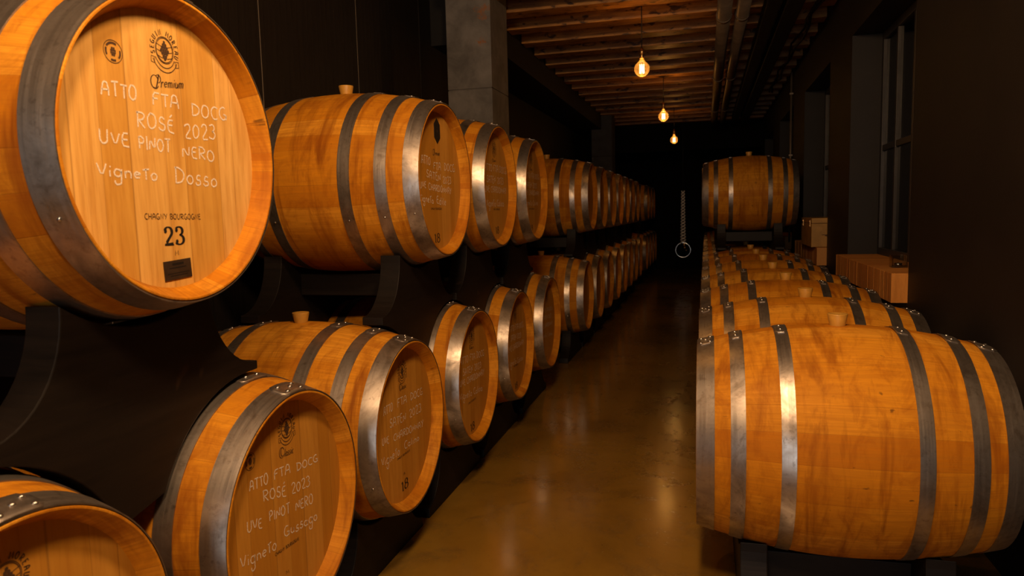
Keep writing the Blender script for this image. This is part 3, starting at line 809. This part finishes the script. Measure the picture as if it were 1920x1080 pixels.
def make_barrel(name='wine_barrel', rivets=True, kind='A'):
    HOOPS = HOOPS_A if kind == 'A' else HOOPS_B
    t = empty(name, (0, 0, 0))
    link('staves', ME['stave'], t)
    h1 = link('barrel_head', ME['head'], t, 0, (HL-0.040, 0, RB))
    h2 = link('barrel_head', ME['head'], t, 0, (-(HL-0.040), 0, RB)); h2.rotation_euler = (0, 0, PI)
    for i, me in enumerate(ME[kind]):
        h = link('hoop', me, t)
        if rivets:
            a_, b_ = (HOOPS+[(-q, -p) for p, q in HOOPS])[i]; xm = (a_+b_)/2
            for ang in ((81, 86, 92) if i % 3 == 0 else (83, 91)):
                for off in ((-0.014, 0.014) if (i % 3 == 0 and ang != 86) else (0,)):
                    a = math.radians(ang); x = xm+off; r = rad(x)+0.0050
                    o = link('rivet', ME['rivet'], h, 0, (x, r*math.cos(a), RB+r*math.sin(a)))
                    o.rotation_euler = (a-PI/2, 0, 0)
            for ang in (205,):
                a = math.radians(ang); r = rad(xm)+0.0028
                o = link('rivet', ME['rivet'], h, 0, (xm, r*math.cos(a), RB+r*math.sin(a))); o.rotation_euler = (a-PI/2, 0, 0); o.scale = (.7, .7, .7)
    link('bung', ME['bung'], t, 0, (0, 0, RB*2))
    return t
def copy_tree(o, parent=None):
    c = o.copy(); C.objects.link(c); c.parent = parent
    for ch in TREE[o]: copy_tree(ch, c)
    return c
TREE = {}
def index_tree(o):
    TREE[o] = [c for c in list(C.objects) if c.parent == o]
    for c in TREE[o]: index_tree(c)

# ------------------------------------------------------------------ cradles (black timber, two saddle boards and a cross beam)
def saddle_outline(upper, hl=0.3785, hr=0.3785):
    # outline in (y, z) about the carried barrel's axis, counter-clockwise; hl, hr = distances to the two lower barrels' axes
    rs = rad(0.215)+0.0040; aw = 0.20; zt = -math.sqrt(rs*rs-aw*aw); tz = -0.500
    a_s = math.atan2(zt, aw)
    top = [(rs*math.cos(a), rs*math.sin(a)) for a in [a_s+(-PI-2*a_s)*i/18 for i in range(19)]]
    sr = []
    for i in range(0, 12):
        ang = i/12*PI/2; sr.append((0.372-0.172*math.sin(ang), tz+(zt-tz)*(1-math.cos(ang))))
    sl = [(-p, q) for p, q in reversed(sr)]
    if not upper:
        sr = [(min(p, 0.355), q) for p, q in sr]; sl = [(max(p, -0.355), q) for p, q in sl]
        return [(0.3552, FLOOR_REL+0.0006)]+sr[1:]+top+sl[:-1]+[(-0.3552, FLOOR_REL+0.0006)]
    rl = rad(0.215)+0.0045; dz = -0.871
    def under(hp):
        lo = math.asin((-0.745-dz)/rl)
        q = [(hp+rl*math.cos(a), dz+rl*math.sin(a)) for a in [(PI-lo)+(PI/2-(PI-lo))*i/14 for i in range(15)]]
        q = [p for p in q if 0.012 < p[0] < 0.372]
        return q+[(0.3722, q[-1][1]+0.0005)]
    return under(hr)+sr+top+sl+[(-p, q) for p, q in reversed(under(hl))]
FLOOR_REL = -(H-0.731)
def beam_mesh():
    b = MB(); b.box(-0.214, 0.214, -0.07, 0.07, -0.455, -0.365); return b.mesh('cross_beam', M['black'])
BEAM = beam_mesh()
LOWBOARD = None
def make_cradle(loc, axis_z, upper, hl=0.3785, hr=0.3785):
    # loc = (x, y) of the carried barrel's middle, axis_z its axis height above the floor
    global LOWBOARD
    if upper or LOWBOARD is None:
        pl = MB(); pl.prism(saddle_outline(upper, hl, hr), 'x', -0.04, 0.04); me = pl.mesh('saddle_board', M['black'])
        if not upper: LOWBOARD = me
    else: me = LOWBOARD
    z0 = -0.745 if upper else FLOOR_REL
    t = empty('barrel_cradle', (loc[0], loc[1], axis_z+z0))
    for sx in (-0.255, 0.255): link('saddle_board', me, t, 0.003, (sx, 0, -z0))
    link('cross_beam', BEAM, t, 0.003, (0, 0, -z0))
    return t
# ------------------------------------------------------------------ the cellar shell
XL, XR, Y0, Y1, ZC = -2.12, 0.98, -5.2, 16.0, 2.84      # side walls, end walls, underside of the joists
b = MB(); b.box(XL-0.3, XR+0.6, Y0-0.3, Y1+0.3, -0.2, 0.0); struct(b.build('floor', M['floor']))
b = MB(); b.box(XL-0.3, XR+0.6, Y0-0.3, Y1+0.3, ZC+0.22, ZC+0.32); struct(b.build('ceiling', M['ceil']))
# left wall: fluted boards in panels with open joints, plain wall further down
struct(empty('wall_left', (XL, 0, 0)))
wl = [o for o in C.objects if o.name == 'wall_left'][0]
e = [Y0]+[3.20+1.045*k for k in range(-7, 3)]
for y0, y1 in zip(e[:-1], e[1:]):
    if y1 <= Y0+0.02: continue
    y0 = max(y0, Y0)
    p = MB(); p.box(-0.03, 0, y0+0.002, y1-0.002, 0, ZC+0.2); p.build('wall_panel', M['panel'], wl, 0.0015)
    if y1 < e[-1]-0.1: p = MB(); p.box(-0.006, 0.0015, y1-0.0018, y1+0.0018, 0, ZC+0.2); p.build('joint_highlight', M['joint_glint'], wl)  # pale strip paints the light caught in the panel joint
bk = MB(); bk.box(-0.30, -0.032, Y0, Y1, 0, ZC+0.22); bk.build('wall_backing', M['wall'], wl)
bk = MB(); bk.box(-0.031, 0.0, e[-1]+0.01, Y1, 0, ZC+0.2); bk.build('wall_facing', M['wall'], wl)
# right wall with deep window niches
NICHES = [(1.42, 3.02), (3.97, 5.57), (6.48, 8.05), (9.05, 10.62), (11.62, 13.2)]
ZS, ZT, ND = 0.925, 2.44, 0.19
b = MB(); yy = Y0
for a, c in NICHES[1:]:
    b.box(XR, XR+0.32, yy, a, 0, ZC+0.22)
    b.box(XR, XR+0.32, a, c, 0, ZS-0.152); b.box(XR, XR+0.32, a, c, ZT, ZC+0.22); yy = c
b.box(XR, XR+0.32, yy, Y1, 0, ZC+0.22)
struct(b.build('wall_right', M['wall']))
for i, (a, c) in enumerate(NICHES[1:]):
    t = struct(empty(f'window_{i+1}', (XR+ND, (a+c)/2, ZS)))
    hw, hh = (c-a)/2, ZT-ZS
    f = MB(); x0, x1 = 0.0, 0.05
    for (ya, yb, za, zb) in ((-hw, -hw+.05, 0, hh), (hw-.05, hw, 0, hh), (-hw+.05, hw-.05, 0, .05), (-hw+.05, hw-.05, hh-.05, hh)): f.box(x0, x1, ya, yb, za, zb)
    f.build('window_frame', M['frame'], t, 0.003)
    for ym in (-0.40, 0.0, 0.40):
        q = MB(); q.box(0.002, 0.046, ym-0.018, ym+0.018, 0.05, hh-0.05); q.build('mullion', M['frame'], t, 0.003)
    q = MB(); q.box(0.006, 0.042, -hw+.05, hw-.05, 0.715, 0.755); q.build('transom', M['frame'], t, 0.003)
    q = MB(); q.box(0.020, 0.026, -hw+.05, hw-.05, 0.05, hh-0.05); q.build('pane', M['pane'], t)
    q = MB(); q.box(0.10, 0.12, -hw, hw, 0, hh); q.build('night_backing', M['wall'], t)  # dark board behind the pane, standing in for the night outside
# far wall, the downstand beam before it and the timber plate along the left
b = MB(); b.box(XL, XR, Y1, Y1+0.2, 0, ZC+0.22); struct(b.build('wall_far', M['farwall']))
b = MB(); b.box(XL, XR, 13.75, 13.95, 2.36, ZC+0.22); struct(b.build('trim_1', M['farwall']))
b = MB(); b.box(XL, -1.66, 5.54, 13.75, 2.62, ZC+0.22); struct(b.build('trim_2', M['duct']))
# wall behind the camera with the doorway the daylight comes through
b = MB(); b.box(XL, -1.0, Y0-0.2, Y0, 0, ZC+0.22); b.box(0.4, XR, Y0-0.2, Y0, 0, ZC+0.22); b.box(-1.0, 0.4, Y0-0.2, Y0, 2.25, ZC+0.22)
struct(b.build('wall_near', M['wall']))

# ceiling joists
for k in range(-2, 16):
    y1 = 5.80+0.52*k
    if y1 > 13.7: break
    b = MB(); b.box(-1.315, 1.315, -0.09, 0.09, 0, 0.218)
    o = b.build('ceiling_joist', M['joist'], None, 0.004, (-0.34, y1-0.09, ZC))
    n = k+3
    tag(o, f'rough knotty timber ceiling joist, number {n} counting from the camera end' if 0 else
        ['rough timber joist above the frame edge, second before the first bulb cord', ][0] if 0 else
        f'rough knotty brown ceiling joist, {["first","second","third","fourth","fifth","sixth","seventh","eighth","ninth","tenth","eleventh","twelfth","thirteenth","fourteenth","fifteenth","sixteenth","seventeenth","eighteenth"][n-1]} from the camera end',
        'ceiling joist', 'timber joists across the cellar ceiling')

# concrete columns
for y, lab in ((5.08, 'grey rust-stained concrete column between the barrels, nearer one'), (11.98, 'dark concrete column far down the left row of barrels')):
    b = MB(); hx, hy = 0.168, 0.225
    b.box(-hx, hx, -hy, hy, 0, 2.178); b.box(-hx+.004, hx-.004, -hy+.004, hy-.004, 2.178, 2.184); b.box(-hx, hx, -hy, hy, 2.184, ZC+0.219)
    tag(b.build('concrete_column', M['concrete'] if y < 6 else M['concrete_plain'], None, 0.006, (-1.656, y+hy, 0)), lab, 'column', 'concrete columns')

# pipes and ducts under the ceiling
def pipe(name, x, z, r, y0, y1, mat, lab, cat='pipe', coll=True):
    t = empty(name, (x, y0, z))
    b = MB(); b.lathe([(0, r), (y1-y0, r)], 'y', 24); b.build('pipe_run', mat, t)
    if coll:
        for yy in (1.6, 4.2, 6.8):
            q = MB(); q.lathe([(yy, r+.001), (yy, r+.006), (yy+.05, r+.006), (yy+.05, r+.001)], 'y', 24, closed=True); q.build('pipe_collar', mat, t)
    hg = MB()
    for yy in (0.9, 3.4, 5.9):
        hg.tube([(0, yy, r*0.98), (0, yy, ZC-z+0.03)], 0.006, 6)
    hg.build('hanger_rod', M['duct'], t)
    return tag(t, lab, cat, 'pipes under the ceiling')
pipe('ceiling_pipe', 0.130, 1.45+H, 0.053, 4.2, 12.8, M['pipe'], 'thick grey pipe along the ceiling, left one of the pair')
pipe('ceiling_pipe', 0.262, 1.45+H, 0.048, 4.2, 12.6, M['pipe'], 'grey pipe along the ceiling, right one of the pair')
for x, hw, lab in ((0.47, 0.050, 'black cable duct under the joists beside the grey pipes'), (0.62, 0.062, 'wide black cable duct under the joists near the right wall')):
    b = MB(); b.box(-hw, hw, 0, 8.6, -0.05, 0.05)
    tag(b.build('cable_duct', M['duct'], None, 0.006, (x, 4.2, 1.50+H)), lab, 'cable duct', 'cable ducts under the ceiling')
b = MB(); rn = random.Random(3); pts = [(0.0+0.02*math.sin(i*1.9), 4.2+i*0.35, 0.02*math.sin(i*1.3)) for i in range(18)]
b.tube([(p[0]+.02, p[1]-4.2, p[2]) for p in pts], 0.012, 8); b.tube([(p[0]-.012, p[1]-4.2, -p[2]) for p in pts], 0.009, 8)
tag(b.build('cable_bundle', M['cord'], None, 0, (0.80, 4.2, 1.50+H)), 'loose bundle of black cables hanging under the ceiling by the right wall', 'cables')
b = MB(); b.tube([(0, 0, 0), (0, 0, 1.95)], 0.012, 10)
for z in (0.3, 1.0, 1.7): b.box(-0.02, 0.02, -0.018, 0.018, z, z+0.02)
tag(b.build('conduit_pipe', M['pipe'], None, 0, (0.952, 9.02, 0.86)), 'thin vertical conduit pipe on the right wall behind the upper barrel', 'conduit')

# pendant bulbs
def bulb(y, energy, lab):
    t = empty('pendant_bulb', (LAMP_X, y, LAMP_Z))
    g = MB(); prof = [(-0.0600, 0.0001)]
    for i in range(1, 15):
        a = -PI/2+PI*i/17; prof.append((0.060*math.sin(a), 0.060*math.cos(a)))
    prof += [(0.0625, 0.020), (0.074, 0.0155), (0.084, 0.0150)]
    g.lathe(prof, 'z', 32); g.build('glass_globe', M['amber'], t)
    c = MB(); c.lathe([(0.080, 0.0160), (0.092, 0.0165), (0.110, 0.0165), (0.112, 0.020), (0.145, 0.020), (0.152, 0.012), (0.165, 0.006)], 'z', 20); c.build('bulb_socket', M['brass'], t)
    f = MB()
    for k in range(6):
        a = 2*PI*k/6
        for (z0, z1, q0, q1) in ((-0.034, 0.034, 0.017, 0.017),):
            a2 = a+PI/6
            f.tube([(q0*math.cos(a), q0*math.sin(a), z0), (q1*math.cos(a2), q1*math.sin(a2), z1)], 0.0032, 6)
            a3 = a+PI/3; f.tube([(q1*math.cos(a2), q1*math.sin(a2), z1), (q0*math.cos(a3), q0*math.sin(a3), z0)], 0.0032, 6)
    f.build('filament', M['filament'], t)
    s_ = MB(); s_.tube([(0, 0, 0.032), (0, 0, 0.082)], 0.004, 8); s_.build('filament_stem', M['clear'], t)
    w_ = MB(); w_.tube([(0, 0, 0.160), (0, 0, ZC+0.219-LAMP_Z)], 0.0042, 8); w_.build('cord', M['cord'], t)
    tag(t, lab, 'pendant light', 'bare bulbs hanging along the aisle')
    light('bulb_light', 'POINT', (LAMP_X, y, LAMP_Z), energy, LAMP_COL, shadow_soft_size=0.012).parent = None
for (y, en), lab in zip(LAMPS, ('glowing amber globe bulb on a cord behind the camera', 'glowing amber globe bulb above the nearest right barrels, over the frame',
        'glowing amber globe bulb hanging nearest in view, the largest of the three', 'glowing amber globe bulb hanging in the middle of the three in view', 'glowing amber globe bulb hanging farthest down the aisle')):
    bulb(y, en, lab)

# frosted globes and cords around the two added key lights
for P_, lab in ((ADDED_KEY, 'added unseen key light in a frosted globe above the camera'), (ADDED_KEY2, 'added unseen key light in a frosted globe over the nearest barrels')):
  t = empty('added_key_lamp', P_)
  g = MB(); g.sphere((0, 0, 0), 0.13, 24, 14); g.build('key_lamp_globe', M['opal'], t)
  g = MB(); g.tube([(0, 0, 0.135), (0, 0, ZC+0.219-P_[2])], 0.006, 8); g.build('cord', M['cord'], t)
  tag(t, lab, 'hanging lamp', 'added key lights')

# ------------------------------------------------------------------ barrels
ZL_, ZU_ = H-0.731, H+0.140
XLB = -0.993-HL; XRB = 0.399
ORD = ['first', 'second', 'third', 'fourth', 'fifth', 'sixth', 'seventh', 'eighth', 'ninth', 'tenth', 'eleventh', 'twelfth', 'thirteenth', 'fourteenth', 'fifteenth', 'sixteenth']
near = make_barrel(rivets=True); index_tree(near)
far = make_barrel(rivets=False); index_tree(far)
nearb = make_barrel(rivets=True, kind='B'); index_tree(nearb)
farb = make_barrel(rivets=False, kind='B'); index_tree(farb)
used = {}
def place(x, y, z, label, group, rot=PI*0, detail=True, key=None):
    sk = (detail, rot > 1); src = {(True, False): near, (False, False): far, (True, True): nearb, (False, True): farb}[sk]
    if sk not in used: o = src; used[sk] = True
    else: o = copy_tree(src)
    o.location = (x, y, z-RB); o.rotation_euler = (0, 0, rot)
    tag(o, label, 'barrel', group)
    if key:
        hd = [c for c in list(C.objects) if c.parent == o and c.name.startswith('barrel_head') and c.location.x > 0][0]
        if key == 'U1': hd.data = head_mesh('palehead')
        add_marks(hd, key)
    return o
LOW1 = [0.797, 1.56, 2.292, 3.075, 3.85, 4.68]
UPP1 = [1.226, 2.722, 3.52, 4.325]
LL = ['oak barrel cut off at the bottom left corner of the lower left row',
      'oak barrel chalked Gussago in the lower left row, below the big upper barrel',
      'oak barrel with bung and Calino in chalk, below the open timber cradle',
      'oak barrel chalked Saten 2023 in the lower left row, fourth one from the camera',
      'oak barrel in the lower left row, fifth one, faint chalk on its shaded head',
      'oak barrel in the lower left row, sixth one, last before the gap']
UL = ['large nearest oak barrel, upper left, chalked Rosé 2023 and Dosso, stamped 23',
      'oak barrel with a black hexagonal plate on its head, second in the upper left row',
      'oak barrel in the upper left row, third one, tight beside the hexagon-plate barrel',
      'oak barrel in the upper left row, fourth one, last before the gap at the column']
for i, y in enumerate(LOW1): place(XLB, y, ZL_, LL[i], 'barrels in the lower left row', key=f'L{i}')
for i, y in enumerate(UPP1): place(XLB, y, ZU_, UL[i], 'barrels in the upper left row', key=f'U{i+1}')
LOW2 = [6.25+0.757*k for k in range(8)]; UPP2 = [6.57+0.757*k for k in range(7)]
LOW3 = [12.82+0.757*k for k in range(4)]; UPP3 = [13.18+0.757*k for k in range(3)]
for i, y in enumerate(LOW2): place(XLB, y, ZL_, f'oak barrel in the lower left row, {ORD[i]} one past the gap at the near column', 'barrels in the lower left row', detail=y < 7.5)
for i, y in enumerate(UPP2): place(XLB, y, ZU_, f'oak barrel in the upper left row, {ORD[i]} one past the gap at the near column', 'barrels in the upper left row', detail=y < 7.5)
for i, y in enumerate(LOW3): place(XLB, y, ZL_, f'oak barrel in the lower left row, {ORD[i]} one past the far column', 'barrels in the lower left row', detail=False)
for i, y in enumerate(UPP3): place(XLB, y, ZU_, f'oak barrel in the upper left row, {ORD[i]} one past the far column', 'barrels in the upper left row', detail=False)
RLOW = [2.409+0.757*k for k in range(16)]; RUPP = [RLOW[6]+0.3785+0.757*k for k in range(3)]
for i, y in enumerate(RLOW):
    lab = 'big nearest oak barrel on the right, bottom right corner, seen from its stained side' if i == 0 else f'oak barrel in the right row, {ORD[i]} one back from the big front barrel'.replace('second one', 'second one')
    if i: lab = f'oak barrel in the right row, {ORD[i-1]} one behind the big front barrel'
    place(XRB, y, ZL_, lab, 'barrels in the right row', PI, detail=y < 7.5)
RUL = ['oak barrel alone on top of the right row, above the far bungs', 'oak barrel on top of the right row, hidden right behind the upper one', 'oak barrel on top of the right row, farthest back of the upper ones']
for i, y in enumerate(RUPP): place(XRB-0.012*(i > 0), y, ZU_, RUL[i], 'upper barrels on the right row', PI, detail=False)

# cradles: one under every barrel
def neigh(y, lows):
    l = max([q for q in lows if q < y]); r = min([q for q in lows if q > y]); return y-l, r-y
ALLLOW = LOW1+LOW2+LOW3
def cr(x, y, z, upper, lows, lab, grp):
    hl, hr = neigh(y, lows) if upper else (0, 0)
    tag(make_cradle((x, y), z, upper, hl, hr), lab, 'barrel cradle', grp)
n = 0
UCL = ['black timber cradle under the large nearest barrel, wide dark saddle board in front', 'black timber cradle under the hexagon-plate barrel, its cross beam showing through the open gap', 'black timber cradle under the third upper left barrel', 'black timber cradle under the fourth upper left barrel']
for i, y in enumerate(UPP1): cr(XLB, y, ZU_, True, ALLLOW, UCL[i], 'upper cradles in the left rows')
for i, y in enumerate(UPP2): cr(XLB, y, ZU_, True, ALLLOW, f'black timber cradle under the {ORD[i]} upper left barrel past the near column', 'upper cradles in the left rows')
for i, y in enumerate(UPP3): cr(XLB, y, ZU_, True, ALLLOW, f'black timber cradle under the {ORD[i]} upper left barrel past the far column', 'upper cradles in the left rows')
for i, y in enumerate(ALLLOW): cr(XLB, y, ZL_, False, None, f'black floor cradle under the {ORD[i] if i < 16 else "seventeenth eighteenth".split()[i-16]} lower left barrel counted from the camera', 'floor cradles in the left row')
for i, y in enumerate(RLOW): cr(XRB, y, ZL_, False, None, 'black floor cradle under the big nearest right barrel' if i == 0 else f'black floor cradle under the {ORD[i]} right barrel counted from the camera', 'floor cradles in the right row')
for i, y in enumerate(RUPP): cr(XRB, y, ZU_, True, RLOW, ['black timber cradle under the single upper barrel on the right', 'black timber cradle under the hidden second upper right barrel', 'black timber cradle under the farthest upper right barrel'][i], 'upper cradles on the right row')

# ------------------------------------------------------------------ brick ledges and what stands on them
for i, (a, c) in enumerate(NICHES[1:]):
    b = MB(); L = c-a; rb = random.Random(i)
    L -= 0.004; k = int(L/0.078)
    for j in range(k+1):
        y0 = -L/2+j*0.078; y1 = min(y0+0.0765, L/2)
        if y1-y0 < .01: continue
        b.box(-0.078+rb.uniform(0, 0.003), 0.318, y0, y1, -0.15, 0.0)
    tag(b.build('brick_ledge', M['brick'], None, 0.0025, (XR, (a+c)/2, ZS+0.151)) if False else b.build('brick_ledge', M['brick'], None, 0.0025, (XR, (a+c)/2, ZS+0.0)),
        ['upright-brick window ledge on the right wall, the nearest, with a candle glass', 'brick window ledge on the right wall carrying the wooden box', 'brick window ledge on the right wall, third along, hidden by the box', 'brick window ledge on the right wall, farthest along'][i], 'ledge', 'brick window ledges on the right wall')
# candle in a square glass
gx, gy = XR+0.045, 4.36
t = empty('candle_glass', (gx, gy, ZS+0.0015)); hw, ht, th = 0.038, 0.066, 0.004
g = MB()
for (x0, x1, y0, y1, z0, z1) in ((-hw, hw, -hw, hw, 0, .008), (-hw, -hw+th, -hw, hw, .008, ht), (hw-th, hw, -hw, hw, .008, ht), (-hw+th, hw-th, -hw, -hw+th, .008, ht), (-hw+th, hw-th, hw-th, hw, .008, ht)): g.box(x0, x1, y0, y1, z0, z1)
g.build('glass_holder', M['clear'], t, 0.001)
g = MB(); g.lathe([(0.0085, 0.019), (0.022, 0.0195), (0.022, 0.0185), (0.0185, 0.018), (0.0185, 0.0001)], 'z', 20); g.build('tin_cup', M['tin'], t)
g = MB(); g.lathe([(0.0186, 0.0178), (0.0205, 0.0174), (0.0205, 0.0001)], 'z', 20); wx = g.build('wax', M['wax'], t)
g = MB(); g.tube([(0, 0, 0.0205), (0.001, 0, 0.030)], 0.0009, 6); g.build('wick', M['cord'], wx)
tag(t, 'small square candle glass with a tea light on the nearest brick ledge', 'candle holder')
# wooden box with brass catches
bx0, by0, by1 = 0.868, 6.56, 7.22
t = empty('wooden_box', ((bx0+1.15)/2, (by0+by1)/2, ZS+0.0015)); hx, hy = (1.15-bx0)/2, (by1-by0)/2
g = MB(); g.box(-hx, hx, -hy, hy, 0, 0.198); g.build('box_body', M['box'], t, 0.003)
g = MB(); g.box(-hx, hx, -hy, hy, 0.202, 0.245); lid = g.build('lid', M['box'], t, 0.003)
g = MB(); g.box(-hx+.004, hx-.004, -hy+.004, hy-.004, 0.198, 0.202); g.build('lid_gap', M['boxdark'], t)
for yy in (-0.24, 0.20):
    g = MB(); g.box(-hx-0.004, -hx, yy-0.014, yy+0.014, 0.172, 0.228); g.sphere((-hx-0.006, yy, 0.218), 0.008, 10, 6); g.sphere((-hx-0.006, yy, 0.182), 0.008, 10, 6)
    g.build('catch', M['brass'], t)
g = MB()
g.box(hx-0.20, hx-0.13, -hy-0.0008, -hy, 0.100, 0.106); g.sphere((hx-0.16, -hy+0.0005, 0.098), 0.018, 14, 8, (1, .08, .45)); g.build('knot', M['boxdark'], t)
tag(t, 'pale wooden box with brass catches standing on a brick ledge', 'box')

# ------------------------------------------------------------------ hanging twisted ornament with a ring, far end of the aisle
t = empty('hanging_ornament', (-0.388, 13.2, H-0.86))
b = MB()
for ph in (0, PI):
    pts = []; rr = []
    for i in range(241):
        f = i/240; z = 0.27+f*0.92; a = ph+f*2*PI*8.5; q = 0.040-0.018*f
        pts.append((q*math.cos(a), q*math.sin(a), z)); rr.append(0.013)
    b.tube(pts, 0.013, 8, rr)
b.build('twisted_rod', M['pearl'], t)
b = MB(); R0, r0 = 0.13, 0.010; n1, n2 = 40, 8
for i in range(n1):
    for j in range(n2):
        A = 2*PI*i/n1; B_ = 2*PI*j/n2; b.v.append(((R0+r0*math.cos(B_))*math.cos(A), r0*math.sin(B_), 0.145+(R0+r0*math.cos(B_))*math.sin(A)))
for i in range(n1):
    for j in range(n2): b.face([i*n2+j, ((i+1) % n1)*n2+j, ((i+1) % n1)*n2+(j+1) % n2, i*n2+(j+1) % n2], True)
b.build('ring', M['chrome'], t)
b = MB(); b.sphere((0.03, 0, 0.19), 0.020); b.sphere((0.055, 0, 0.14), 0.016); b.sphere((0.02, 0, 0.24), 0.024); b.build('bead', M['brass'], t)
b = MB(); b.tube([(0, 0, 1.185), (0, 0, ZC+0.219-(H-0.86))], 0.005, 6); b.build('cord', M['cord'], t)
tag(t, 'shiny twisted ornament with a ring hanging at the dark far end of the aisle', 'ornament')
for o in list(C.objects):
    if o.parent and 'category' in o: del o['category']
